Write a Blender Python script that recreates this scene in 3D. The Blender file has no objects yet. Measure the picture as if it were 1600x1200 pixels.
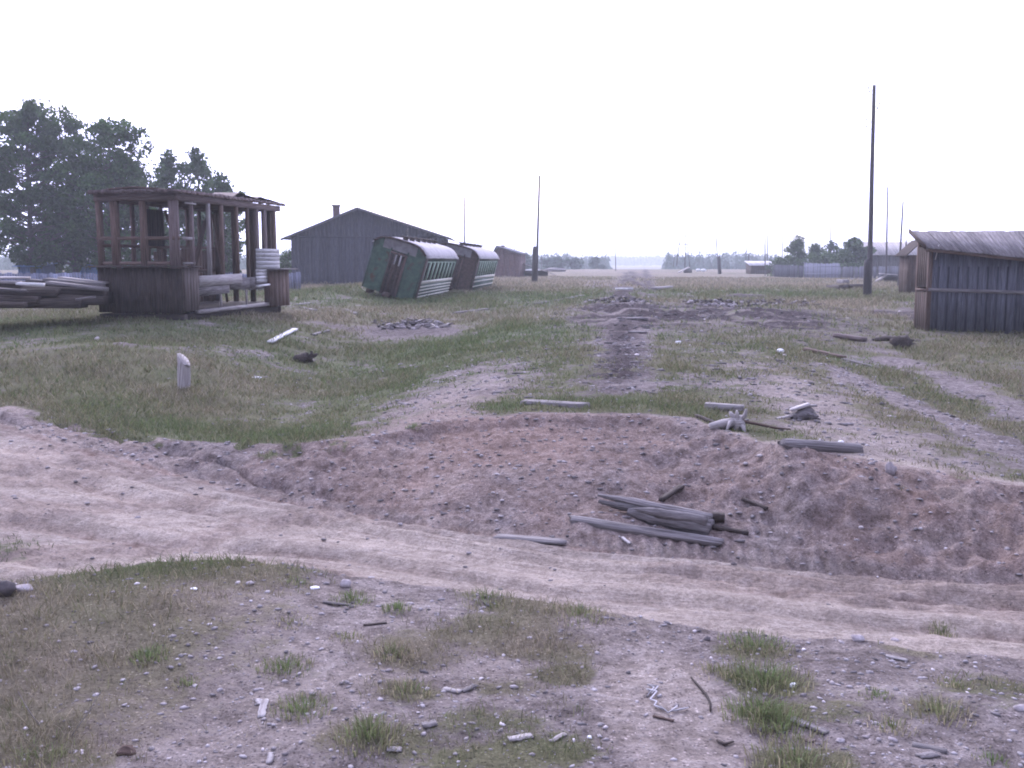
import bpy, math, random
import numpy as np
from math import sin, cos, radians, pi
from mathutils import Vector, Matrix
S = bpy.context.scene
COL = S.collection
random.seed(7)
RNG = np.random.default_rng(11)

# ------------------------------------------------------------ camera, sky, sun, exposure
EYE = 1.9
FPX = 1570.0                      # focal length in 1600 px frames
PITCH = math.atan(192 / FPX)
cam = bpy.data.cameras.new('camera'); camo = bpy.data.objects.new('camera', cam); COL.objects.link(camo)
camo.location = (0, 0, EYE); camo.rotation_euler = (pi / 2 - PITCH, 0, 0)
cam.sensor_width = 36; cam.lens = FPX / 1600 * 36; cam.clip_end = 6000; cam.clip_start = 0.05
S.camera = camo
S.view_settings.view_transform = 'Standard'; S.view_settings.look = 'None'
S.view_settings.exposure = 1.0; S.view_settings.gamma = 1.0
S.cycles.filter_width = 1.9

SUN_EL, SUN_AZ = radians(34), radians(-14)     # azimuth from +y, towards -x
W = bpy.data.worlds.new('World'); S.world = W; W.use_nodes = True
nt = W.node_tree; nt.nodes.clear()
def N(t, **k):
    n = nt.nodes.new(t)
    for a, b in k.items(): setattr(n, a, b)
    return n
L = lambda a, b: nt.links.new(a, b)
out = N('ShaderNodeOutputWorld'); bg = N('ShaderNodeBackground'); bg.inputs['Strength'].default_value = 0.1
sky = N('ShaderNodeTexSky', sky_type='NISHITA', sun_disc=False, sun_elevation=SUN_EL, sun_rotation=SUN_AZ)
sky.air_density = 1.2; sky.dust_density = 3.0; sky.ozone_density = 1.0
tc = N('ShaderNodeTexCoord'); mp = N('ShaderNodeMapping'); mp.inputs['Scale'].default_value = (1, 1, 3.2)
no = N('ShaderNodeTexNoise'); no.inputs['Scale'].default_value = 3.0; no.inputs['Detail'].default_value = 6
rp = N('ShaderNodeValToRGB'); rp.color_ramp.elements[0].position = 0.38; rp.color_ramp.elements[1].position = 0.50
rp.color_ramp.elements[0].color = (0.30,) * 3 + (1,); rp.color_ramp.elements[1].color = (0.97,) * 3 + (1,)
mx = N('ShaderNodeMix', data_type='RGBA'); # bright overcast veil
dt = N('ShaderNodeVectorMath', operation='DOT_PRODUCT'); dt.inputs[1].default_value = (sin(SUN_AZ) * cos(radians(25)), cos(SUN_AZ) * cos(radians(25)), sin(radians(25)))
L(tc.outputs['Generated'], dt.inputs[0])
vr = N('ShaderNodeValToRGB'); mr = N('ShaderNodeMapRange'); mr.inputs['From Min'].default_value = -1
VEIL = (8.6, 8.7, 13.7)
for i, (p, k) in enumerate(((0.0, .40), (.45, .58), (.72, 1.25), (1.0, 2.0))):
    e = vr.color_ramp.elements[i] if i in (0,) else vr.color_ramp.elements.new(p) if i < 3 else vr.color_ramp.elements[-1]
    e.position = p; e.color = (VEIL[0] * k, VEIL[1] * k, VEIL[2] * k, 1)
L(dt.outputs['Value'], mr.inputs['Value']); L(mr.outputs[0], vr.inputs[0]); L(vr.outputs[0], mx.inputs[7])
L(tc.outputs['Generated'], mp.inputs[0]); L(mp.outputs[0], no.inputs['Vector']); L(no.outputs[0], rp.inputs[0])
L(rp.outputs[0], mx.inputs[0]); L(sky.outputs[0], mx.inputs[6]); L(mx.outputs[2], bg.inputs[0]); L(bg.outputs[0], out.inputs[0])

sun = bpy.data.lights.new('sun', 'SUN'); sun.energy = 1.1; sun.angle = radians(11); sun.color = (1.0, 0.93, 0.95)
suno = bpy.data.objects.new('sun', sun); COL.objects.link(suno)
sd = Vector((sin(SUN_AZ) * cos(SUN_EL), cos(SUN_AZ) * cos(SUN_EL), sin(SUN_EL)))
suno.rotation_euler = sd.to_track_quat('Z', 'Y').to_euler()

# ------------------------------------------------------------ numeric helpers
def sm(a, b, x):
    t = np.clip((x - a) / (b - a), 0, 1); return t * t * (3 - 2 * t)
def _h(ix, iy, s):
    n = (ix.astype(np.int64) * 374761393 + iy.astype(np.int64) * 668265263 + s * 974634777) & 0x7fffffff
    n = ((n ^ (n >> 13)) * 1274126177) & 0x7fffffff
    n = (n ^ (n >> 16)) & 0xffffff
    return n / float(0xffffff)
def vn(x, y, s=0):
    ix = np.floor(x); iy = np.floor(y); fx = x - ix; fy = y - iy
    fx = fx * fx * fx * (fx * (fx * 6 - 15) + 10); fy = fy * fy * fy * (fy * (fy * 6 - 15) + 10)
    a = _h(ix, iy, s); b = _h(ix + 1, iy, s); c = _h(ix, iy + 1, s); d = _h(ix + 1, iy + 1, s)
    return (a * (1 - fx) + b * fx) * (1 - fy) + (c * (1 - fx) + d * fx) * fy
def fbm(x, y, o=4, s=0):
    v = 0; a = 0.5; t = 0
    for i in range(o):
        v = v + a * vn(x * 2 ** i + 17.3 * i, y * 2 ** i - 9.1 * i, s + i); t += a; a *= 0.5
    return v / t * 2 - 1

def ray(px, py):
    u = (px - 800) / FPX; v = (600 - py) / FPX
    return np.array([u, v * sin(PITCH) + cos(PITCH), v * cos(PITCH) - sin(PITCH)])
def onz(px, py, z):
    d = ray(px, py); t = (z - EYE) / d[2]; return (d[0] * t, d[1] * t)
def at(px, py, Y):
    d = ray(px, py); t = Y / d[1]; return Vector((d[0] * t, Y, EYE + d[2] * t))

# ------------------------------------------------------------ terrain
def curve(pts):
    w = sorted(onz(*p) for p in pts)
    return np.array([p[0] for p in w]), np.array([p[1] for p in w])
cN = curve([(-700, 1010, .05), (0, 930, .05), (200, 897, .1), (370, 872, .12), (560, 905, .08), (740, 930, .05), (920, 962, .05),
            (1130, 976, .03), (1300, 990, .0), (1600, 1022, .0), (2200, 1080, .0)])
cF = curve([(0, 668, -.5), (150, 712, -.55), (300, 745, -.58), (520, 785, -.6), (740, 826, -.6), (900, 850, -.6), (1100, 858, -.6),
            (1300, 880, -.6), (1600, 905, -.6), (2300, 960, -.6)])
cT = curve([(0, 640, -.46), (150, 668, -.45), (420, 690, -.32), (560, 676, -.14), (700, 655, -.03), (850, 648, 0), (1000, 652, 0),
            (1090, 662, 0), (1200, 705, -.05), (1400, 740, -.15), (1600, 768, -.22), (2300, 850, -.3)])
yN = lambda x: np.interp(x, *cN) + 0.10 * fbm(x * 1.3, x * 0 + 3, 3, 5)
yF = lambda x: np.interp(x, *cF) + np.clip(-x - 7.5, 0, 60) * 0.35
yT = lambda x: np.maximum(np.interp(x, *cT) + np.clip(-x - 7.5, 0, 60) * 0.4 + 0.22 * fbm(x * 1.1, x * 0, 3, 9), yF(x) + .35)
def dcen(x, y): return x - 0.118 * y          # distance from the old track's centre line

def hbase(x, y):
    d = dcen(x, y)
    side = -0.42 + 0.44 * sm(16, 46, y)
    side = side + 0.07 * fbm(x / 2.2, y / 3.2, 4, 21) * sm(4, 14, y) + 0.18 * fbm(x / 14, y / 20, 3, 31) * sm(10, 30, y) * sm(0, 20, abs(d))
    side = side + 0.55 * np.exp(-(((x + 10.6) / 5.2) ** 2 + ((y - 27.5) / 6.5) ** 2)) + 0.32 * np.exp(-(((x + 9.0) / 2.2) ** 2 + ((y - 21) / 2.0) ** 2)) \
        + 0.22 * np.exp(-(((x + 6.6) / 1.6) ** 2 + ((y - 20) / 2.4) ** 2))
    side = side + 0.55 * np.exp(-(((x + 8.2) / 2.6) ** 2 + ((y - 52) / 9.0) ** 2)) * sm(-3.9, -5.8, x - (y - 46) * .08)
    side = side - 0.14 * np.exp(-((d + 5.6) / 1.6) ** 2) * sm(12, 15, y) * sm(60, 35, y)
    side = side - 0.30 * np.exp(-(((x + 4.6) / 1.6) ** 2 + ((y - 27) / 8.0) ** 2))
    side = side - 3.2 * sm(235, 340, np.hypot(x, y))
    top = 0.0 + 0.04 * fbm(x / .9, y / 1.6, 4, 41) + 0.05 * np.exp(-((d / 1.2) ** 2)) - 3.2 * sm(235, 340, np.hypot(x, y))
    # heaps along the dug up track
    top = top + 0.10 * np.exp(-((d + .2) / 1.0) ** 2) * sm(52, 60, y) * sm(240, 90, y) * (0.7 + .6 * fbm(x, y / 5, 3, 44))
    top = top + (0.20 * np.exp(-((d + .3) / 2.2) ** 2 - ((y - 36) / 7.0) ** 2) + 0.16 * np.exp(-((d - 4.5) / 2.6) ** 2 - ((y - 35) / 6.0) ** 2)) * (1.0 + 1.2 * fbm(x / .8, y / 1.6, 3, 45))
    inn = 1.0 + 1.4 * sm(15, 28, y); ee = np.clip(((5.6 - .2 * sm(15, 28, y)) - np.where(d < 0, -d, d * .85)) / (4.6 - 1.6 * sm(15, 28, y)), 0, 1); e = ee * ee * (3 - 2 * ee) * (1 - .85 * sm(60, 120, y))
    e = np.maximum(e, np.exp(-((d - 4.5) / 3.2) ** 2 - ((y - 35) / 8.0) ** 2))
    return side * (1 - e) + top * e

def fields(x, y):
    n = yN(x); f = yF(x); t = yT(x)
    near = 0.05 + 0.05 * fbm(x / 1.1, y / 1.1, 4, 51) + 0.016 * fbm(x * 7, y * 7, 4, 52) + 0.10 * np.exp(-((x + 2.0) / 1.2) ** 2 - ((y - 5.3) / .9) ** 2) \
        - 0.08 * sm(.3, 1.6, x) * sm(-1.0, 0.0, y - n) + 0.05 * np.exp(-((x - .35) / .35) ** 2 - ((y - 5.0) / .25) ** 2)
    near = np.where(y < 0, near * sm(-30, 0, y) - 0.3 * sm(0, -30, y), near)
    s = (y - n) / np.maximum(f - n, .3)
    sm1 = sm(0.05, .3, s) * sm(1.0, .8, s)
    q = s * (f - n)
    wob = .012 * fbm(x * .7, x * 0, 3, 58); s2 = s + wob
    gv = lambda c, w: np.exp(-((s2 - c) / w) ** 2)
    ruts = -0.055 * gv(.36, .030) - .035 * gv(.46, .016) - 0.05 * gv(.60, .022) - 0.06 * gv(.80, .026) - .04 * gv(.90, .018) + .03 * gv(.41, .02) + .035 * gv(.66, .03) + .03 * gv(.76, .02) + .035 * gv(.86, .018)
    ruts = ruts * (0.35 + 1.1 * vn(x * .5, s * 4, 60)) - .07 * gv(.975, .022) * sm(-4, -2, x) * (1 - np.exp(-((x - .1) / .75) ** 2))
    churn = sm(.50, .68, vn(x * .55, q * 1.8, 63))
    ruts = ruts + 0.014 * fbm(x * .35 + 3, q * 16, 4, 61) + 0.055 * fbm(x * 3.0, q * 6, 5, 62) * churn + 0.012 * fbm(x * 7, q * 12, 3, 64)
    road = -0.62 + ruts * sm(0, .15, s) + 0.17 * sm(-2.5, -6, x) + 0.03 * fbm(x / 2.5, y / 2.5, 2, 65)
    # tyre lug prints along the toe of the bank
    cl = np.exp(-((s - 1.02) / .035) ** 2) * sm(.4, .8, x) * sm(3.2, 2.6, x)
    road = road + 0.020 * cl * np.sin(x * 2 * pi / .115)
    b = hbase(x, y)
    bank_t = np.clip((y - f) / np.maximum(t - f, .3), 0, 1)
    scarp = sm(-2.4, -1.0, x) * sm(2.6, 1.4, x)
    p_soft = 0.75 * (1 - (1 - bank_t) ** 1.5) + .25 * sm(0, 1, bank_t)
    p_hard = 0.80 * (1 - (1 - bank_t) ** 1.7) + .20 * sm(.89, .96, bank_t + .05 * fbm(x * 2, y * 2, 3, 71))
    p = p_soft * (1 - scarp) + p_hard * scarp
    bank = road + (b - road) * p
    rough = 0.10 * fbm(x * 1.8, y * 2.2, 5, 72) * (.6 + .8 * sm(.8, 2.5, x)) + 0.045 * fbm(x * 6, y * 6, 5, 73) * (.5 + 1.1 * sm(.5, 2.5, x))
    rough = rough - 0.08 * np.clip(1 - np.abs(fbm(x * 1.6 + y * 1.1, y * 1.2, 3, 74)) * 5, 0, 1) * sm(-.2, -2, x)
    bank = bank + rough * sm(0, .15, bank_t) * sm(1, .85, bank_t)
    a = sm(0.0, 0.42, y - n + .05 * fbm(x * 4, y * 4, 3, 75))
    z = near * (1 - a) + road * a
    z = np.where(y > f, bank, z)
    lump = sm(.0, 1.0, y - t) * sm(60, 20, y)
    z = z + np.where(y > t, 0.04 * fbm(x * 3, y * 2.4, 4, 76) * lump, 0)
    return z, n, f, t, s, bank_t
def H(x, y):
    return float(fields(np.array([float(x)]), np.array([float(y)]))[0][0])
_ts = np.geomspace(1.5, 600, 6000)
def G(px, py):
    """the ground point seen at a pixel of the photograph"""
    d = ray(px, py); P = d[None, :] * _ts[:, None]; P[:, 2] += EYE
    z = fields(P[:, 0], P[:, 1])[0]; i = np.argmax(P[:, 2] < z)
    if P[i, 2] >= z[i]: i = len(_ts) - 1
    return Vector((P[i, 0], P[i, 1], z[i]))

def blob(x, y, px, py, rx, ry, z=0.05, ang=0):
    cx, cy = onz(px, py, z); c, s_ = cos(ang), sin(ang)
    u = (x - cx) * c + (y - cy) * s_; v = -(x - cx) * s_ + (y - cy) * c
    return np.exp(-(u / rx) ** 2 - (v / ry) ** 2)

def masks(x, y):
    """grass cover, dryness of grass, pale sand, dark soil"""
    z, n, f, t, s, bt = fields(x, y)
    d = dcen(x, y)
    n1 = fbm(x * .8, y * .8, 5, 81); n2 = fbm(x * 3, y * 3, 4, 82); n3 = fbm(x / 7, y / 9, 4, 83)
    nearm = sm(.12, -.05, y - n); roadm = sm(-.05, .12, y - n) * sm(.15, -.05, y - f)
    bankm = sm(-.05, .15, y - f) * sm(.25, -.1, y - t); farm = sm(-.1, .25, y - t)
    # near ground
    g = 0.0
    for (px, py, rx, ry, w) in [(250, 905, 1.0, .55, 1.0), (90, 1000, .85, .8, 1.0), (-200, 1050, 1.5, 1.5, 1), (40, 1150, .6, .5, .7), (390, 880, .35, .3, .8), (250, 1010, .45, .3, .6),
                                (640, 1025, .28, .22, .8), (760, 990, .4, .25, .75), (860, 955, .4, .2, .9), (850, 1010, .3, .2, .8), (890, 1050, .22, .14, .9),
                                (790, 1070, .3, .14, .45), (830, 1180, .6, .25, .6), (620, 1165, .5, .22, .45), (1180, 1000, .2, .16, .8), (1190, 1060, .24, .18, .9),
                                (1200, 1110, .25, .14, .9), (1280, 1110, .3, .2, .5), (1530, 1060, .35, .25, .55), (1450, 985, .3, .15, .6), (760, 930, .3, .15, .6),
                                (1240, 1195, .3, .15, .8), (1470, 1105, .25, .15, .5), (930, 1110, .4, .2, .4), (760, 1130, .4, .2, .5), (640, 1080, .25, .12, .6)]:
        g = np.maximum(g, w * blob(x, y, px, py, rx, ry))
    gn = np.clip(g * 1.12 + .35 * n2 * g + .12 * n1 + .03, 0, 1) * (1 - .9 * sm(.35, .7, blob(x, y, 1040, 1100, .38, .9)))
    # bank
    gb = sm(.05, .5, n2 * .7 + n1 * .5 + .25) * .85 * sm(-1.6, -3.4, x) + .40 * sm(.2, .6, n2 + n1 * .5) + .35 * sm(.2, .5, n1) * sm(1.0, 3.0, x)
    gb = gb * sm(.35, .9, bt) * (1 - sm(-2.2, -1.2, x) * sm(3, 2, x) * .85)
    # far side
    gf = 0.72 + .5 * n1 + .25 * n2
    shoulder = np.exp(-((d + 2.6) / 1.05) ** 2) * sm(24, 11.5, y) * np.clip(.85 + .6 * n1 + .3 * n2, 0, 1) + .9 * np.exp(-((d - 2.6) / 1.2) ** 2) * sm(24, 14, y)
    gf = gf - (.62 + .25 * sm(0, -2, d)) * shoulder * (.8 + .5 * n1)
    centre = np.exp(-((d + .15) / .5) ** 2) * sm(13.3, 14.5, y) * sm(60, 30, y)
    gf = gf - .6 * centre
    dark = .8 * centre * sm(-.5, .3, n1 + .2)
    dirty = 1.2 * (np.exp(-((d + .2) / 2.2) ** 2 - ((y - 36) / 9.0) ** 2) + .9 * np.exp(-((d - 4.5) / 3.4) ** 2 - ((y - 35) / 8.0) ** 2)) * sm(-.45, .3, n1 + n2 * .5 + .1)
    dirty = np.maximum(dirty, np.exp(-((d + .1) / 1.5) ** 2) * sm(46, 52, y) * sm(250, 140, y) * np.clip(.72 + 1.0 * fbm(x * 1.5, y / 5, 4, 93), 0, 1))
    dirty = np.maximum(dirty, np.exp(-((d - 1.1 - (y - 60) * .012) / .8) ** 2) * sm(60, 70, y) * .6)
    dirty = np.maximum(dirty, .8 * np.exp(-((d + 1.6 - (y - 60) * -.05) / 1.2) ** 2) * sm(65, 75, y) * sm(110, 90, y) * sm(-.2, .3, n1))
    dirty = np.maximum(dirty, .7 * sm(.12, .34, fbm(x / 2.2, y / 9, 4, 92)) * sm(28, 34, y) * sm(75, 55, y) * sm(1.5, 3, d) * sm(16, 9, d))
    gf = gf - .85 * dirty; dark = np.maximum(dark, dirty)
    belt = np.exp(-((y - yT(x) - 1.0) / .55) ** 2) * sm(2.4, 1.6, abs(d)); gf = gf + .5 * belt
    strip = np.exp(-((x + 5.4) / 3.2) ** 2) * np.exp(-((y - yT(x) - .9) / 1.0) ** 2); gf = gf + .6 * strip
    tracks = .42 * sm(.25, .5, fbm(x * .25 + y * .35, y * .9 - x * .35, 4, 84)) * sm(26, 16, y) * sm(-1, -3, d)
    tr2 = .75 * np.exp(-((x - 5.9 + (y - 12) * -.05 - .2 * n1) / .35) ** 2) * sm(26, 14, y) + .5 * np.exp(-((d - 6.2 - .3 * n1) / .5) ** 2) * sm(30, 18, y)
    gf = gf - tracks - tr2
    # rubble by the carriages
    rub = blob(x, y, 640, 507, 1.7, 1.9, -.1) ; gf = gf - 1.2 * rub * sm(-.5, .2, n2 + .3)
    dark = np.maximum(dark, .4 * rub)
    gf = np.clip(gf + .6 * blob(x, y, 285, 600, 1.4, 1.6, -.3), 0, 1)
    gr = .5 * blob(x, y, 10, 862, .55, .5, -.6) + .35 * sm(.25, .5, n2) * sm(.88, 1, s) * sm(-2, -3.5, x)
    grass = gn * nearm + gb * bankm + gf * farm + np.clip(gr, 0, 1) * roadm
    dry = np.clip(.42 + .55 * n3 + .3 * n1, 0, 1)
    dry = np.clip(dry + .35 * sm(6, 11, d) * sm(60, 30, y) - .3 * strip - .2 * belt - .15 * sm(-2, -4.2, d) * sm(34, 20, y) * sm(-14, -6, x), 0, 1)
    dry = np.clip(dry + .5 * sm(55, 80, y), 0, 1) * (1 - nearm) + nearm * np.clip(.52 + .7 * n1, 0, 1)
    sand = roadm * np.clip(1.0 + .25 * n1 - .30 * sm(.1, .45, fbm(x * .9, y * 3.2, 4, 85)) - .5 * sm(-1.5, -3.5, x) * sm(.42, .2, s) * sm(-.3, .2, fbm(x * .6, y * 3, 3, 86)), 0, 1)
    sand = sand * (1 - .55 * np.exp(-((s - .99) / .07) ** 2))
    sand = np.maximum(sand, farm * shoulder * .5)
    lip = np.exp(-((y - t - .25) / .3) ** 2) * sm(1.6, 2.6, x) * .85
    sand = np.maximum(sand, lip); sand = np.maximum(sand, .10 * nearm + nearm * .25 * sm(0, .5, n1))
    sand = np.maximum(sand, .45 * sm(.3, .75, blob(x, y, 1040, 1100, .38, .9)) * nearm)
    bankm = np.maximum(bankm, .75 * farm * np.exp(-((d + 2.7) / 1.3) ** 2) * sm(17, 11.5, y)); red = bankm * np.clip(.62 + .55 * n1 + .35 * n2 - .35 * sm(-1.8, -3.8, x) + .25 * sm(-1.8, -.8, x) * sm(2.2, 1.2, x) * sm(.3, .6, bt), 0, 1)
    s2 = s + .012 * fbm(x * .7, x * 0, 3, 58); gv = lambda c, w: np.exp(-((s2 - c) / w) ** 2)
    rutm = np.clip(1.5 * vn(x * .55, s * 4, 60) - .25, 0, 1) * np.clip(gv(.355, .022) + .8 * gv(.46, .012) + .9 * gv(.60, .018) + gv(.80, .022) + .8 * gv(.90, .012), 0, 1) + .9 * gv(.98, .02)
    red = np.maximum(red, np.clip(rutm * (.75 + .8 * n2), 0, 1) * roadm)
    qq = s * (f - n); chn = sm(.50, .68, vn(x * .55, qq * 1.8, 63)); red = np.maximum(red, roadm * .42 * np.clip(chn + .5 * sm(.3, .1, abs(s - .82)) * n2 + .5 * sm(-2, -4, x) * sm(.45, .2, s) * sm(-.2, .3, n1), 0, 1))
    sand = np.maximum(sand, .45 * bankm * sm(-.1, .4, n1 - n2 * .5))
    dark = dark * farm + .35 * sm(.2, .5, n1) * nearm * sm(0, 1.5, x)
    return z, np.clip(grass, 0, 1), dry, np.clip(sand, 0, 1), np.clip(red, 0, 1), np.clip(dark, 0, 1)

# ------------------------------------------------------------ materials
MATS = {}
def newmat(name):
    m = bpy.data.materials.new(name); m.use_nodes = True; t = m.node_tree; t.nodes.clear()
    o = t.nodes.new('ShaderNodeOutputMaterial'); b = t.nodes.new('ShaderNodeBsdfPrincipled'); t.links.new(b.outputs[0], o.inputs[0])
    b.inputs['Specular IOR Level'].default_value = .2
    return m, t, b
def nd(t, ty, **k):
    n = t.nodes.new(ty)
    for a, b in k.items():
        if a in n.inputs.keys() if isinstance(a, str) else False: n.inputs[a].default_value = b
        else: setattr(n, a, b)
    return n
def attr(t, n): a = t.nodes.new('ShaderNodeAttribute'); a.attribute_name = n; return a
def ramp(t, stops):
    r = t.nodes.new('ShaderNodeValToRGB'); e = r.color_ramp.elements
    while len(e) < len(stops): e.new(.5)
    for i, (p, c) in enumerate(stops): e[i].position = p; e[i].color = (*c, 1)
    return r
def mixc(t, f, a, b, mode='MIX'):
    m = t.nodes.new('ShaderNodeMix'); m.data_type = 'RGBA'; m.blend_type = mode
    for i, v in ((0, f), (6, a), (7, b)):
        if hasattr(v, 'is_output') or isinstance(v, bpy.types.NodeSocket): t.links.new(v, m.inputs[i])
        elif i == 0: m.inputs[0].default_value = v
        else: m.inputs[i].default_value = (*v, 1) if len(v) == 3 else v
    return m.outputs[2]
def fnoise(t, vec, scale, detail=4, rough=.6):
    n = t.nodes.new('ShaderNodeTexNoise'); n.inputs['Scale'].default_value = scale; n.inputs['Detail'].default_value = detail; n.inputs['Roughness'].default_value = rough
    if vec is not None: t.links.new(vec, n.inputs['Vector'])
    return n.outputs[0]
def math_(t, op, a, b=0.0):
    m = t.nodes.new('ShaderNodeMath'); m.operation = op
    for i, v in ((0, a), (1, b)):
        if isinstance(v, bpy.types.NodeSocket): t.links.new(v, m.inputs[i])
        else: m.inputs[i].default_value = v
    return m.outputs[0]
def translucent(t, b, col, f):
    tr = t.nodes.new('ShaderNodeBsdfTranslucent'); t.links.new(col, tr.inputs[0]); mxs = t.nodes.new('ShaderNodeMixShader'); mxs.inputs[0].default_value = f
    o = [n for n in t.nodes if n.type == 'OUTPUT_MATERIAL'][0]; t.links.new(b.outputs[0], mxs.inputs[1]); t.links.new(tr.outputs[0], mxs.inputs[2]); t.links.new(mxs.outputs[0], o.inputs[0])
def stuffmat(name, stops, scale=(1, 1, 1), nscale=6, rough=.85, bump=.3, coord='gc', tone=True, dist=.02, spots=None, spec=.2, metal=0):
    """noise coloured material with a per piece tone; 'gc' runs along the grain of each piece"""
    m, t, b = newmat(name)
    if coord == 'gc': src = attr(t, 'gc').outputs['Vector']
    else: src = t.nodes.new('ShaderNodeTexCoord').outputs['Object']
    mp = t.nodes.new('ShaderNodeMapping'); mp.inputs['Scale'].default_value = scale; t.links.new(src, mp.inputs[0])
    f = fnoise(t, mp.outputs[0], nscale, 6, .62)
    c = ramp(t, stops); t.links.new(f, c.inputs[0]); colr = c.outputs[0]
    if spots:
        f2 = fnoise(t, src, spots[0], 4); r2 = ramp(t, [(spots[1], (0, 0, 0)), (spots[1] + .12, (1, 1, 1))]); t.links.new(f2, r2.inputs[0])
        colr = mixc(t, r2.outputs[0], colr, spots[2])
    if tone:
        tn = attr(t, 'tone').outputs['Fac']
        v = t.nodes.new('ShaderNodeCombineColor')
        for i in range(3): t.links.new(tn, v.inputs[i])
        colr = mixc(t, 1.0, colr, v.outputs[0], 'MULTIPLY')
    t.links.new(colr, b.inputs['Base Color']); b.inputs['Roughness'].default_value = rough; b.inputs['Metallic'].default_value = metal
    b.inputs['Specular IOR Level'].default_value = spec
    if bump:
        bp = t.nodes.new('ShaderNodeBump'); bp.inputs['Strength'].default_value = bump; bp.inputs['Distance'].default_value = dist
        t.links.new(f, bp.inputs['Height']); t.links.new(bp.outputs[0], b.inputs['Normal'])
    if name.startswith('leaf'): translucent(t, b, colr, .35)
    MATS[name] = m; return m
GR = (1.1, 26, 26)
stuffmat('grey_wood', [(.34, (.06, .053, .052)), (.5, (.16, .145, .143)), (.68, (.27, .25, .25))], GR, 2.2, bump=.5)
stuffmat('pale_wood', [(.34, (.20, .175, .165)), (.5, (.36, .33, .32)), (.68, (.50, .47, .46))], GR, 2.2, bump=.5)
stuffmat('brown_wood', [(.3, (.05, .035, .028)), (.5, (.115, .08, .065)), (.72, (.19, .14, .115))], GR, 2.2, bump=.5)
stuffmat('dark_wood', [(.3, (.025, .02, .018)), (.5, (.06, .048, .042)), (.72, (.11, .09, .08))], GR, 2.2, bump=.5)
stuffmat('reddish_wood', [(.3, (.075, .056, .053)), (.5, (.14, .108, .102)), (.72, (.22, .18, .17))], GR, 2.2, bump=.5)
stuffmat('pole_wood', [(.3, (.05, .045, .045)), (.5, (.10, .09, .09)), (.72, (.17, .155, .155))], GR, 2.0, bump=.5)
stuffmat('house_board', [(.3, (.035, .036, .045)), (.5, (.075, .078, .095)), (.72, (.13, .13, .15))], GR, 2.0, bump=.4)
stuffmat('fence_board', [(.3, (.10, .11, .15)), (.5, (.17, .18, .24)), (.72, (.26, .26, .32))], GR, 2.0, bump=.3)
stuffmat('white_paint', [(.3, (.45, .44, .44)), (.55, (.66, .65, .65)), (.75, (.78, .77, .77))], (1, 8, 8), 2.2, bump=.3, spots=(6, .62, (.25, .21, .19)))
stuffmat('green_paint', [(.3, (.028, .055, .038)), (.5, (.05, .095, .065)), (.72, (.08, .135, .095))], (1, 1, 1), 4, rough=.6, bump=.2, coord='obj', spots=(2.6, .56, (.07, .04, .028)))
stuffmat('pale_green_paint', [(.3, (.16, .24, .17)), (.5, (.26, .36, .27)), (.72, (.36, .46, .36))], (1, 1, 1), 5, rough=.6, bump=.2, coord='obj', spots=(4, .62, (.10, .07, .05)))
stuffmat('cream_paint', [(.3, (.36, .36, .30)), (.5, (.52, .51, .44)), (.72, (.64, .62, .55))], (1, 1, 1), 5, rough=.6, bump=.2, coord='obj', spots=(5, .60, (.16, .11, .08)))
stuffmat('rusty_steel', [(.3, (.035, .025, .022)), (.5, (.070, .046, .038)), (.72, (.12, .08, .065))], (1, 1, 1), 7, rough=.8, bump=.4, coord='obj')
stuffmat('roof_tin', [(.3, (.20, .18, .19)), (.5, (.32, .30, .31)), (.72, (.44, .42, .43))], (1, 1, 1), 3, rough=.6, bump=.2, coord='obj', spots=(3, .63, (.17, .12, .10)))
stuffmat('slate_roof', [(.3, (.13, .13, .15)), (.5, (.21, .21, .24)), (.72, (.31, .31, .34))], GR, 2.0, bump=.4)
stuffmat('dark_void', [(.3, (.012, .012, .012)), (.7, (.03, .028, .026))], (1, 1, 1), 4, bump=0, coord='obj')
stuffmat('brick', [(.3, (.10, .065, .06)), (.5, (.145, .09, .085)), (.72, (.20, .14, .13))], (1, 1, 1), 6, bump=.3, coord='obj')
stuffmat('plaster', [(.3, (.38, .36, .36)), (.7, (.55, .53, .54))], (1, 1, 1), 3, bump=.2, coord='obj')
stuffmat('blue_paint', [(.3, (.10, .19, .38)), (.5, (.15, .27, .50)), (.72, (.24, .38, .62))], (1, 6, 6), 3, rough=.6, bump=.2)
stuffmat('stone', [(.3, (.16, .14, .14)), (.5, (.28, .25, .25)), (.72, (.42, .39, .40))], (1, 1, 1), 14, bump=.4, coord='obj')
stuffmat('dark_stone', [(.3, (.05, .045, .045)), (.5, (.09, .08, .08)), (.72, (.14, .12, .12))], (1, 1, 1), 14, bump=.4, coord='obj')
stuffmat('gravel', [(.3, (.22, .19, .19)), (.5, (.34, .31, .31)), (.72, (.50, .47, .48))], (1, 1, 1), 20, bump=.2, coord='obj')
stuffmat('white_plastic', [(.3, (.72, .72, .74)), (.7, (.86, .86, .88))], (1, 1, 1), 5, rough=.4, bump=.1, coord='obj')
stuffmat('cloth_rag', [(.3, (.40, .38, .40)), (.7, (.62, .60, .62))], (1, 1, 1), 20, bump=.4, coord='obj')
stuffmat('bark', [(.3, (.04, .035, .03)), (.5, (.09, .08, .07)), (.72, (.17, .155, .14))], GR, 1.6, bump=.5)
stuffmat('leaf_dark', [(.3, (.034, .072, .024)), (.7, (.075, .128, .042))], (1, 1, 1), .9, rough=.6, bump=0, coord='obj')
stuffmat('leaf_mid', [(.3, (.055, .092, .038)), (.7, (.095, .14, .06))], (1, 1, 1), .9, rough=.6, bump=0, coord='obj')
stuffmat('leaf_far', [(.3, (.028, .058, .040)), (.7, (.050, .088, .056))], (1, 1, 1), .05, rough=.8, bump=0, coord='obj')

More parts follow.
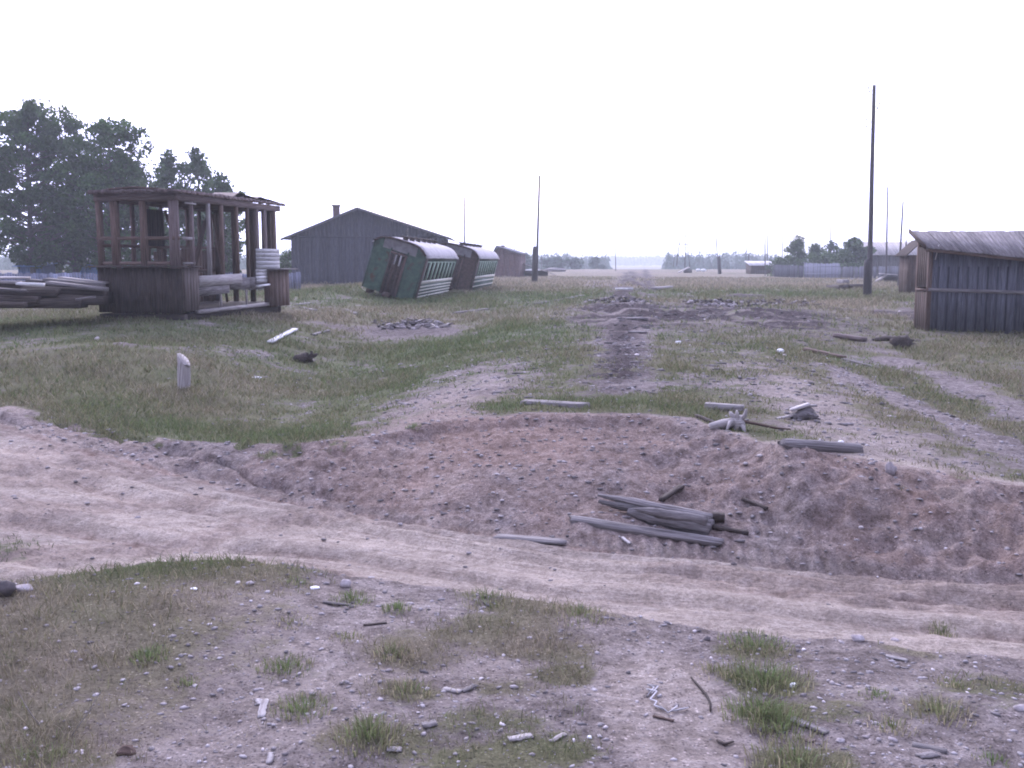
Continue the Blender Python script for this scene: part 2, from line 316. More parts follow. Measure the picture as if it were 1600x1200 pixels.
def grassmat():
    m, t, b = newmat('grass_blades')
    dry = attr(t, 'dry').outputs['Fac']; tn = attr(t, 'tone').outputs['Fac']
    c = ramp(t, [(0, (.095, .132, .052)), (.45, (.135, .140, .072)), (.8, (.20, .175, .115)), (1, (.26, .225, .165))]); t.links.new(dry, c.inputs[0])
    v = t.nodes.new('ShaderNodeCombineColor')
    for i in range(3): t.links.new(tn, v.inputs[i])
    col = mixc(t, 1.0, c.outputs[0], v.outputs[0], 'MULTIPLY')
    t.links.new(col, b.inputs['Base Color']); b.inputs['Roughness'].default_value = .7
    translucent(t, b, col, .4)
    MATS['grass'] = m
grassmat()

def groundmat():
    m, t, b = newmat('earth')
    pos = t.nodes.new('ShaderNodeNewGeometry').outputs['Position']
    a = {k: attr(t, k).outputs['Fac'] for k in ('grass', 'dry', 'sand', 'red', 'dark')}
    n_f = fnoise(t, pos, 38, 5, .8); n_m = fnoise(t, pos, 9, 6, .72)
    rc = attr(t, 'rc').outputs['Vector']; mpr = t.nodes.new('ShaderNodeMapping'); mpr.inputs['Scale'].default_value = (.5, 11, 1); t.links.new(rc, mpr.inputs[0]); n_s = fnoise(t, mpr.outputs[0], 1.6, 6, .7); n_c = fnoise(t, pos, 1.3, 5, .65)
    soil = ramp(t, [(.37, (.12, .102, .094)), (.5, (.215, .185, .172)), (.63, (.31, .275, .26))]); t.links.new(n_m, soil.inputs[0])
    sand = ramp(t, [(.34, (.34, .285, .235)), (.5, (.44, .375, .315)), (.66, (.52, .45, .385))]); t.links.new(n_m, sand.inputs[0])
    red = ramp(t, [(.34, (.165, .118, .095)), (.5, (.25, .185, .155)), (.66, (.34, .27, .235))]); t.links.new(n_m, red.inputs[0])
    dark = ramp(t, [(.36, (.022, .018, .018)), (.5, (.052, .041, .041)), (.66, (.13, .105, .108))]); t.links.new(n_m, dark.inputs[0])
    gcol = ramp(t, [(0, (.10, .122, .060)), (.45, (.138, .138, .080)), (.8, (.185, .166, .115)), (1, (.22, .19, .145))]); t.links.new(a['dry'], gcol.inputs[0])
    st = ramp(t, [(.34, (.80, .76, .73)), (.44, (.98, .98, .98)), (.62, (1.05, 1.05, 1.05))]); t.links.new(n_s, st.inputs[0])
    sandc = mixc(t, attr(t, 'road').outputs['Fac'], sand.outputs[0], mixc(t, 1.0, sand.outputs[0], st.outputs[0], 'MULTIPLY'))
    c = mixc(t, a['sand'], soil.outputs[0], sandc)
    c = mixc(t, a['red'], c, red.outputs[0])
    dm = math_(t, 'MINIMUM', math_(t, 'MULTIPLY', a['dark'], 1.35), 1.0); c = mixc(t, dm, c, dark.outputs[0])
    # grass shows through in clumps
    th = ramp(t, [(.42, (0, 0, 0)), (.58, (1, 1, 1))])
    n_l = fnoise(t, pos, 2.6, 6, .7)
    mixn = math_(t, 'ADD', math_(t, 'MULTIPLY', math_(t, 'SUBTRACT', math_(t, 'ADD', math_(t, 'MULTIPLY', n_l, .5), math_(t, 'ADD', math_(t, 'MULTIPLY', n_m, .3), math_(t, 'MULTIPLY', n_f, .2))), .5), 1.9), .5)
    gg = math_(t, 'ADD', math_(t, 'MULTIPLY', math_(t, 'SUBTRACT', a['grass'], .5), .62), mixn); t.links.new(gg, th.inputs[0])
    c = mixc(t, th.outputs[0], c, gcol.outputs[0])
    # fine grit
    gr = ramp(t, [(.34, (.66, .65, .66)), (.5, (1, 1, 1)), (.66, (1.28, 1.27, 1.28))]); t.links.new(n_f, gr.inputs[0])
    c = mixc(t, 1.0, c, gr.outputs[0], 'MULTIPLY')
    vo = t.nodes.new('ShaderNodeTexVoronoi'); vo.inputs['Scale'].default_value = 70; t.links.new(pos, vo.inputs['Vector'])
    vo2 = t.nodes.new('ShaderNodeSeparateColor'); t.links.new(vo.outputs['Color'], vo2.inputs[0])
    pt = ramp(t, [(0, (.42, .40, .42)), (.18, (.55, .53, .55)), (.24, (1, 1, 1)), (.84, (1, 1, 1)), (.90, (1.5, 1.5, 1.55)), (1, (1.9, 1.9, 1.95))]); t.links.new(vo2.outputs[0], pt.inputs[0])
    pd = ramp(t, [(.25, (1, 1, 1)), (.5, (0, 0, 0))]); t.links.new(vo.outputs['Distance'], pd.inputs[0])
    pm = math_(t, 'MULTIPLY', pd.outputs[0], math_(t, 'SUBTRACT', 1.0, math_(t, 'MULTIPLY', attr(t, 'road').outputs['Fac'], .85)))
    c = mixc(t, 1.0, c, mixc(t, pm, (1, 1, 1), pt.outputs[0]), 'MULTIPLY')
    lg = ramp(t, [(.3, (.80, .79, .80)), (.7, (1.18, 1.18, 1.18))]); t.links.new(n_c, lg.inputs[0])
    c = mixc(t, 1.0, c, lg.outputs[0], 'MULTIPLY')
    t.links.new(c, b.inputs['Base Color']); b.inputs['Roughness'].default_value = .95; b.inputs['Specular IOR Level'].default_value = .05
    bp = t.nodes.new('ShaderNodeBump'); bp.inputs['Strength'].default_value = 1.0; bp.inputs['Distance'].default_value = .07
    hh = math_(t, 'ADD', math_(t, 'ADD', math_(t, 'MULTIPLY', n_m, 1.0), math_(t, 'MULTIPLY', n_f, .35)), math_(t, 'MULTIPLY', math_(t, 'MULTIPLY', n_s, attr(t, 'road').outputs['Fac']), .9))
    t.links.new(hh, bp.inputs['Height']); t.links.new(bp.outputs[0], b.inputs['Normal'])
    MATS['earth'] = m
groundmat()

# ------------------------------------------------------------ mesh helpers
def tag(o, label=None, cat=None, group=None, kind=None):
    if label: o['label'] = label
    if cat: o['category'] = cat
    if group: o['group'] = group
    if kind: o['kind'] = kind
    return o
def build_np(name, V, faces, mat, attrs=None, parent=None, smooth=False, normals=None):
    """faces: list of int arrays (n,k)"""
    me = bpy.data.meshes.new(name)
    V = np.asarray(V, dtype=np.float32); me.vertices.add(len(V)); me.vertices.foreach_set('co', V.ravel())
    fl = [np.asarray(f, dtype=np.int32) for f in faces if len(f)]
    tot = sum(f.size for f in fl); nf = sum(len(f) for f in fl)
    me.loops.add(tot); me.polygons.add(nf)
    me.loops.foreach_set('vertex_index', np.concatenate([f.ravel() for f in fl]))
    lt = np.concatenate([np.full(len(f), f.shape[1], dtype=np.int32) for f in fl]); ls = np.concatenate([[0], np.cumsum(lt)[:-1]]).astype(np.int32)
    me.polygons.foreach_set('loop_start', ls); me.polygons.foreach_set('loop_total', lt)
    me.update(calc_edges=True)
    if smooth: me.polygons.foreach_set('use_smooth', np.ones(nf, dtype=bool))
    for k, v in (attrs or {}).items():
        v = np.asarray(v, dtype=np.float32)
        if v.ndim == 2: a = me.attributes.new(k, 'FLOAT_VECTOR', 'POINT'); a.data.foreach_set('vector', v.ravel())
        else: a = me.attributes.new(k, 'FLOAT', 'POINT'); a.data.foreach_set('value', v)
    if normals is not None: me.normals_split_custom_set_from_vertices(normals.astype(np.float32))
    me.materials.append(MATS[mat])
    o = bpy.data.objects.new(name, me); COL.objects.link(o)
    if parent: o.parent = parent
    return o

# ------------------------------------------------------------ ground, road, embankment: one height field, split at shared edges
def make_ground():
    fr = np.linspace(-50, 50, 1000); side = np.concatenate([np.arange(-180, -50, 2.5), fr, np.arange(52.5, 180, 2.5)])
    th = np.radians(side); nt_ = len(th)
    r = [0.05, .6, 1.2]
    while r[-1] < 3.0: r.append(r[-1] + .06)
    while r[-1] < 4500: r.append(r[-1] * 1.0058 if r[-1] < 120 else r[-1] * 1.03)
    r = np.array(r); nr = len(r)
    R, T = np.meshgrid(r, th, indexing='ij'); x = (R * np.sin(T)).ravel(); y = (R * np.cos(T)).ravel()
    z, g, dr, sa, re, dk = masks(x, y)
    V = np.stack([x, y, z], 1)
    i = np.arange(nr - 1)[:, None] * nt_; j = np.arange(nt_)[None, :]; j2 = (j + 1) % nt_
    q = np.stack([i + j, i + nt_ + j, i + nt_ + j2, i + j2], -1).reshape(-1, 4)[:, ::-1]
    # smooth normals shared by the three sheets
    fnm = np.cross(V[q[:, 2]] - V[q[:, 0]], V[q[:, 3]] - V[q[:, 1]]); fnm *= np.sign(fnm[:, 2:3] + 1e-9)
    vnm = np.zeros_like(V)
    for k in range(4):
        for c in range(3): vnm[:, c] += np.bincount(q[:, k], fnm[:, c], len(V))
    vnm /= np.linalg.norm(vnm, axis=1)[:, None] + 1e-12
    # make sure faces look up
    n0 = np.cross(V[q[:, 1]] - V[q[:, 0]], V[q[:, 2]] - V[q[:, 0]])[:, 2]
    if n0.mean() < 0: q = q[:, ::-1]
    cx = x[q].mean(1); cy = y[q].mean(1)
    road = (cy > yN(cx) + .15) & (cy < yF(cx)) & (abs(cx) < 60) & (cy > 0)
    emb = ~road & (((cy > yN(cx)) & (cy < yT(cx)) & (cx > -6) & (cx < 60) & (cy > yF(cx))) | ((cy >= yT(cx)) & (np.abs(dcen(cx, cy)) < 3.4) & (cy < 240)))
    nn = yN(x); ff = yF(x); A = dict(grass=g, dry=dr, sand=sa, red=re, dark=dk, rc=np.stack([x, np.clip(y - nn, -1, 30) / np.maximum(ff - nn, .3) * 3.3, 0 * x], 1), road=(sm(0, .3, y - nn) * sm(.1, -.2, y - ff)))
    for nm, msk in (('ground', ~road & ~emb), ('dirt_road', road), ('railway_embankment', emb)):
        f = q[msk]; u, inv = np.unique(f, return_inverse=True); f = inv.reshape(-1, 4)
        o = build_np(nm, V[u], [f], 'earth', {k: v[u] for k, v in A.items()}, smooth=True, normals=vnm[u]); tag(o, kind='structure')
make_ground()

def make_grass(n=1700000):
    th = np.radians(RNG.uniform(-44, 44, n)); r = np.exp(RNG.uniform(math.log(2.6), math.log(120), n))
    x = r * np.sin(th); y = r * np.cos(th)
    z, g, dr, sa, re, dk = masks(x, y)
    cl = fbm(x * 5, y * 5, 3, 95) * .5 + fbm(x * 1.7, y * 1.7, 3, 96) * .5
    keep = RNG.uniform(0, 1, n) < np.clip((g - .28) * 1.35 + cl * .9 * sm(.05, .4, g), 0, 1) ** 1.3 * (.5 + .5 * sm(4, 12, r)) * .62
    x, y, z, g, dr, r = [v[keep] for v in (x, y, z, g, dr, r)]; m = len(x)
    far = sm(6, 60, r)
    h = (0.018 + .045 * RNG.random(m) ** 2 + .10 * far) * (.7 + .6 * g) * (1 + .9 * sm(.3, 1, vn(x * .7, y * .7, 97)) * sm(6, 20, r))
    w = np.clip(.0008 * r, .0022, .06) * RNG.uniform(.7, 1.3, m)
    a = RNG.uniform(0, 2 * pi, m); ln = RNG.uniform(.4, 1.7, m) * h; la = RNG.uniform(0, 2 * pi, m)
    dx, dy = np.cos(a) * w / 2, np.sin(a) * w / 2; lx, ly = np.cos(la) * ln, np.sin(la) * ln
    P = np.stack([np.stack([x - dx, y - dy, z - .01], 1), np.stack([x + dx, y + dy, z - .01], 1),
                  np.stack([x + lx * .35 + dx * .7, y + ly * .35 + dy * .7, z + h * .6], 1), np.stack([x + lx * .35 - dx * .7, y + ly * .35 - dy * .7, z + h * .6], 1),
                  np.stack([x + lx, y + ly, z + h], 1)], 1).reshape(-1, 3)
    b = np.arange(m)[:, None] * 5
    q = b + np.array([[0, 1, 2, 3]]); t = b + np.array([[3, 2, 4]])
    dry = np.clip(dr + RNG.normal(0, .22, m), 0, 1); tone = RNG.uniform(.6, 1.5, m)
    o = build_np('grass', P, [q, t], 'grass', dict(dry=np.repeat(dry, 5), tone=np.repeat(tone, 5)))
    tag(o, 'short patchy green and dry grass over the sandy ground', 'grass', kind='stuff')
make_grass()
# ==OBJECTS==
# ------------------------------------------------------------ piece builder
class MB:
    """collects boxes, tubes, logs and lumps; build() links them as one mesh object"""
    def __init__(s): s.V = []; s.F = {3: [], 4: []}; s.T = []; s.G = []; s.n = 0; s.M = None
    def add(s, V, F, tone, gc):
        V = [Vector(v) for v in V]
        if s.M is not None: V = [s.M @ v for v in V]
        for f in F:
            if len(f) in (3, 4): s.F[len(f)].append([i + s.n for i in f])
            else:
                for k in range(1, len(f) - 1): s.F[3].append([f[0] + s.n, f[k] + s.n, f[k + 1] + s.n])
        s.V += [tuple(v) for v in V]; s.T += [tone] * len(V) if not hasattr(tone, '__len__') else list(tone); s.G += gc; s.n += len(V)
    def box(s, c, d, rot=None, tone=None, jit=0.0):
        """box of size d centred at c; rot is a Matrix or an angle about z"""
        tone = random.uniform(.75, 1.2) if tone is None else tone
        if isinstance(rot, (int, float)): rot = Matrix.Rotation(rot, 3, 'Z')
        rot = rot or Matrix.Identity(3); o = random.uniform(0, 50); V = []; G = []
        ax = sorted(range(3), key=lambda k: -d[k])
        for sx in (-.5, .5):
            for sy in (-.5, .5):
                for sz in (-.5, .5):
                    p = Vector((sx * d[0], sy * d[1], sz * d[2])); G.append((p[ax[0]] + o, p[ax[1]] + o * .37, p[ax[2]] + o * .7))
                    if jit: p += Vector([random.uniform(-jit, jit) for _ in range(3)])
                    V.append(rot @ p + Vector(c))
        s.add(V, [(0, 1, 3, 2), (4, 6, 7, 5), (0, 4, 5, 1), (2, 3, 7, 6), (0, 2, 6, 4), (1, 5, 7, 3)], tone, G)
    def bar(s, a, b, w, t, up=(0, 0, 1), tone=None, jit=0.0):
        """plank from a to b, w wide across, t thick along up"""
        a = Vector(a); b = Vector(b); d = b - a; Lh = d.length; x = d.normalized(); up = Vector(up)
        y = up.cross(x)
        if y.length < 1e-4: y = Vector((1, 0, 0)).cross(x)
        y.normalize(); z = x.cross(y)
        s.box((a + b) / 2, (Lh, w, t), Matrix((x, y, z)).transposed(), tone, jit)
    def tube(s, pts, rad, n=8, tone=None, cap=True, rough=0.0):
        tone = random.uniform(.8, 1.15) if tone is None else tone
        pts = [Vector(p) for p in pts]; V = []; G = []; F = []; o = random.uniform(0, 50); acc = 0
        for i, p in enumerate(pts):
            d = (pts[min(i + 1, len(pts) - 1)] - pts[max(i - 1, 0)]).normalized()
            u = d.cross(Vector((.13, .31, .94)))
            if u.length < .1: u = d.cross(Vector((1, 0, 0)))
            u.normalize(); w = d.cross(u)
            if i: acc += (p - pts[i - 1]).length
            for k in range(n):
                a = 2 * pi * k / n; rr = rad[i] * (1 + random.uniform(-rough, rough))
                V.append(p + (u * cos(a) + w * sin(a)) * rr); G.append((acc + o, abs(a - pi) * max(rad) * 1.2, o))
            if i:
                for k in range(n): F.append(((i - 1) * n + k, (i - 1) * n + (k + 1) % n, i * n + (k + 1) % n, i * n + k))
        if cap: F.append(tuple(range(n))[::-1]); F.append(tuple((len(pts) - 1) * n + k for k in range(n)))
        s.add(V, F, tone, G)
    def quad(s, a, b, c, d, tone=1.0): s.add([a, b, c, d], [(0, 1, 2, 3)], tone, [tuple(v) for v in (a, b, c, d)])
    def lump(s, c, r, seed=0, n=10, m=7, amp=.25, tone=1.0, freq=1.6):
        V = []; F = []; c = Vector(c); rnd = random.Random(seed); off = rnd.uniform(0, 40)
        for i in range(m + 1):
            t = pi * i / m
            for k in range(n):
                a = 2 * pi * k / n; d = Vector((sin(t) * cos(a), sin(t) * sin(a), cos(t)))
                q = np.array([d.x * freq + off]), np.array([d.y * freq + d.z * freq * 1.3 + off])
                f = 1 + amp * float(fbm(q[0], q[1], 3, 7)[0]) * 2
                V.append(c + Vector((d.x * r[0], d.y * r[1], d.z * r[2])) * f)
        for i in range(m):
            for k in range(n): F.append((i * n + k, (i + 1) * n + k, (i + 1) * n + (k + 1) % n, i * n + (k + 1) % n))
        s.add(V, F, tone, [tuple(v) for v in V])
    def build(s, name, mat, parent=None, smooth=False):
        o = build_np(name, np.array(s.V), [np.array(s.F[3]).reshape(-1, 3), np.array(s.F[4]).reshape(-1, 4)], mat, dict(tone=np.array(s.T), gc=np.array(s.G)), parent, smooth)
        return o
def empty(name, loc, rz=0.0, label=None, cat=None, group=None, rot=None):
    o = bpy.data.objects.new(name, None); COL.objects.link(o); o.location = loc
    o.rotation_euler = rot if rot is not None else (0, 0, rz); o.empty_display_size = .3
    return tag(o, label, cat, group)
def single(name, mb, mat, loc, rz=0.0, label=None, cat=None, group=None, rot=None, smooth=False):
    o = mb.build(name, mat, None, smooth); o.location = loc; o.rotation_euler = rot if rot is not None else (0, 0, rz)
    return tag(o, label, cat, group)

# ------------------------------------------------------------ derelict railcar frame on the left
def railcar_frame():
    x0, y0 = at(285, 495, 28).x, 28.0
    ang = -math.atan2(.2, .98); z0 = H(x0 - 1, y0 + 1.5) - .02
    root = empty('railcar_wreck', (x0, y0, z0), ang, 'roofed skeleton of a wooden railcar body with bare brown posts, standing on the grassy mound', 'railcar')
    Wd, Lg = 2.5, 6.5
    def tt(px): q = (px - 800) / FPX; return (q * y0 - x0) / (.2 - .98 * q) * -1 if False else (q * y0 - x0) / (.2 - .98 * q)
    def vv(px): q = (px - 800) / FPX; return (x0 - q * y0) / (.98 + .2 * q)      # distance to the left along the front
    ZR = 3.27                                                                     # underside of roof frame
    # sills / chassis
    m = MB()
    for x in (-.12, -Wd + .12): m.box((x, Lg / 2, .02), (.22, Lg, .24))
    m.box((-Wd / 2, .08, .0), (Wd + .1, .2, .26)); m.box((-Wd / 2, Lg - .1, .0), (Wd, .2, .26))
    for k in range(1, 6): m.box((-Wd / 2, k * Lg / 6, -.02), (Wd - .4, .14, .2))
    m.bar((-.5, -.35, -.2), (.2, 1.6, -.12), .2, .16)
    m.build('chassis', 'dark_wood', root)
    m = MB(); m.bar((.06, .75, .17), (.04, Lg + .1, .22), .16, .10, tone=.9); m.build('side_sill', 'pale_wood', root)
    m = MB()
    for k in range(12): m.box((-Wd / 2, .35 + k * (Lg - .6) / 11, .22), (Wd - .2, .5, .05))
    m.build('floor', 'dark_wood', root)
    # closed lower box at the front, one bay deep
    bay = tt(308)
    m = MB()
    for k in range(13):
        x = -Wd - .02 + (k + .5) * (Wd + .1) / 13; m.box((x, -.06, .80 + random.uniform(-.02, .02)), ((Wd + .1) / 13 - .002, .035, 1.26), tone=random.uniform(.92, 1.08))
    m.build('front_panel', 'dark_wood', root)
    m = MB()
    for k in range(5): m.box((.07, .02 + (k + .5) * bay / 5, .82), (.035, bay / 5 - .006, 1.2), tone=random.uniform(1.3, 2.1))
    m.build('side_panel', 'dark_wood', root)
    m = MB(); m.box((-Wd / 2, -.1, 1.46), (Wd + .34, .34, .05), tone=1.1); m.box((.02, bay / 2 + .08, 1.46), (.28, bay - .02, .046), tone=1.1); m.build('ledge', 'dark_wood', root)
    # corner and bay posts, front face
    for px, w, mt in ((163, .13, 'brown_wood'), (187, .2, 'brown_wood'), (231, .16, 'brown_wood'), (278, .26, 'reddish_wood')):
        m = MB(); m.box((-vv(px), .0, (1.48 + ZR) / 2), (w, .12, ZR - 1.48), tone=1.15, jit=.008); m.build('post', mt, root)
    m = MB(); m.box((-Wd / 2, -.02, 2.24), (Wd + .02, .07, .10), tone=1.1); m.box((-Wd / 2, -.01, 1.55), (Wd - .1, .06, .09), tone=1.3); m.build('cross_rail', 'brown_wood', root)
    m = MB(); m.box((.02, bay / 2 + .06, 2.24), (.04, bay - .18, .09), tone=.7); m.build('bay_rail', 'pale_wood', root)
    m = MB(); m.box((.02, bay / 2 + .06, 1.55), (.04, bay - .18, .06), tone=.6); m.build('bay_rail', 'pale_wood', root)
    m = MB(); m.box((.07, bay / 2 + .15, 3.21), (.03, bay - .2, .05), tone=.8); m.build('bay_rail', 'pale_wood', root)
    # long side posts
    for px, w, mt, tn in ((305, .07, 'reddish_wood', 1.2), (331, .09, 'pale_wood', .8), (351, .09, 'brown_wood', 1.3), (374, .12, 'brown_wood', 1.1), (391, .09, 'brown_wood', .9),
                          (405, .20, 'reddish_wood', .9), (417, .22, 'reddish_wood', .9), (432, .17, 'brown_wood', 1.1)):
        t = tt(px); m = MB(); m.box((0.0, t, (1.0 + ZR) / 2 - .0), (.10, w, ZR - 1.0), tone=tn, jit=.006); m.build('post', mt, root)
    # far long side: posts and planked lower half
    for k in range(9):
        t = .1 + k * (Lg - .2) / 8; m = MB(); m.box((-Wd + .05, t, ZR / 2 + .15), (.09, .10, ZR - .3), tone=.9); m.build('post', 'brown_wood', root)
    m = MB()
    for k in range(26):
        if k in (3, 9, 17): continue
        t = 1.7 + (k + .5) * (Lg - 1.7) / 26; hh = 1.75 + random.uniform(-.1, .12) - (.8 if k < 5 else 0)
        m.box((-Wd + .13, t, .25 + hh / 2), (.025, (Lg - 1.7) / 26 - .012, hh), tone=random.uniform(.7, 1.5))
    m.build('far_wall_planks', 'brown_wood', root)
    m = MB(); m.box((-Wd + .12, Lg / 2, 2.05), (.05, Lg, .09)); m.box((-Wd + .12, Lg / 2, 1.3), (.05, Lg, .09)); m.build('far_rail', 'brown_wood', root)
    m = MB()
    for k in range(7): m.box((-Wd + .16, 2.3 + k * .14, 2.62), (.03, .135, 1.1), tone=random.uniform(.6, .9))
    m.build('upper_planks', 'dark_wood', root)
    # rear end wall posts
    for k in range(4):
        m = MB(); m.box((-.35 - k * (Wd - .6) / 3, Lg - .06, 1.75), (.16, .09, ZR - .2), tone=.85); m.build('post', 'brown_wood', root)
    # leaning inner braces
    m = MB(); m.bar((-.9, 2.4, .25), (-1.4, 1.7, 3.1), .09, .05); m.bar((-1.3, 2.6, .25), (-.8, 3.1, 3.0), .08, .05); m.bar((-1.9, 3.4, .25), (-1.7, 4.6, 2.9), .08, .05); m.bar((-1.0, 4.6, .3), (-1.25, 4.3, 3.1), .09, .05)
    m.build('loose_brace', 'brown_wood', root)
    # roof: frame, boards, torn felt
    m = MB()
    for x in (-.02, -Wd + .02): m.box((x, Lg / 2, ZR + .09), (.12, Lg + .1, .18), tone=1.2)
    m.box((-Wd / 2, -.02, ZR + .09), (Wd - .14, .12, .18), tone=.9); m.box((-Wd / 2, Lg + .02, ZR + .09), (Wd - .14, .12, .18))
    for k in range(1, 10): m.box((-Wd / 2, k * Lg / 10, ZR + .10), (Wd - .2, .07, .12))
    rf = m.build('roof_frame', 'reddish_wood', root)
    m = MB()
    for k in range(34):
        y = -.22 + (k + .5) * (Lg + .5) / 34; xl = random.uniform(-.02, .02)
        for j in range(4):                                     # boards bent over a low arch
            u0, u1 = j / 4, (j + 1) / 4; a = (-Wd - .12 + u0 * (Wd + .26), y, ZR + .21 + .16 * sin(pi * u0)); b = (-Wd - .12 + u1 * (Wd + .26) + (xl if j == 3 else 0), y, ZR + .21 + .16 * sin(pi * u1))
            m.bar(a, b, (Lg + .5) / 34 - .01, .03, tone=random.uniform(.8, 1.3))
    m.build('roof_boards', 'brown_wood', root)
    m = MB()
    for y, h, w in ((4.1, .14, .7), (4.6, .10, .6), (5.6, .10, .7), (6.2, .06, .5)):
        m.add([(-.1, y - w, ZR + .30), (-.9, y - w * .8, ZR + .40), (-.2, y, ZR + .34 + h), (-1.1, y + .1, ZR + .5), (0.0, y + w, ZR + .30), (-.9, y + w, ZR + .42)], [(0, 1, 3, 2), (2, 3, 5, 4)], 1.0, [(0, 0, 0)] * 6)
    for k in range(26):
        m.box((.08, -.15 + k * (Lg + .3) / 25, ZR + .24 + random.uniform(-.008, .01)), (.07, (Lg + .3) / 25 * 1.05, random.uniform(.08, .12)), tone=random.uniform(.8, 1.2), jit=.006)
        m.box((-Wd + k * Wd / 25, -.25, ZR + .24 + random.uniform(-.008, .01)), (Wd / 25 * 1.05, .06, random.uniform(.09, .12)), tone=random.uniform(.6, .9), jit=.005)
    m.build('torn_roof_felt', 'reddish_wood', root)
    # remains of the side cladding
    m = MB(); m.bar((.09, .85, 1.04), (.09, tt(376), 1.08), .035, .30, tone=1.0); m.build('cladding_board', 'pale_wood', root)
    m = MB()
    m.bar((.06, .85, .76), (.06, tt(357), .80), .03, .30, tone=1.1); m.bar((.055, tt(359), .92), (.055, tt(389), .92), .03, .36, tone=.9); m.bar((.05, tt(389), .90), (.05, tt(415), .94), .03, .40, tone=1.0)
    m.build('cladding_board', 'grey_wood', root)
    for px in (345, 385): m = MB(); m.box((.03, tt(px), .55), (.05, .06, .62), tone=.9); m.build('stud', 'pale_wood', root)
    m = MB()
    for k in range(5): m.box((.12, (tt(398) + tt(434)) / 2, 1.36 + (k + .5) * .13), (.03, tt(434) - tt(398), .128), tone=random.uniform(.5, .66), jit=.002)
    m.build('white_boarding', 'white_paint', root)
    m = MB()
    for k in range(4): m.box((.10, (tt(398) + tt(415)) / 2, .92 + (k + .5) * .11), (.03, tt(415) - tt(398), .10), tone=random.uniform(.6, .9), jit=.006)
    m.build('white_boarding', 'white_paint', root)
    # end box with a shelf top
    e0, e1 = tt(417), tt(440)
    m = MB()
    for k in range(4): m.box((.30, e0 + (k + .5) * (e1 - e0) / 4, .72), (.03, (e1 - e0) / 4 - .01, 1.2), tone=random.uniform(.8, 1.3))
    m.box((.12, e0, .72), (.34, .04, 1.2)); m.box((.12, e1, .72), (.34, .04, 1.2)); m.build('end_box', 'brown_wood', root)
    m = MB(); m.box((.2, (e0 + e1) / 2 + .1, 1.345), (.62, e1 - e0 + .45, .035), tone=1.2); m.build('box_lid', 'grey_wood', root)
    m = MB(); m.bar((.36, tt(388), .82), (.30, tt(408), .86), .12, .05, tone=1.1); m.build('hanging_board', 'white_paint', root)
railcar_frame()

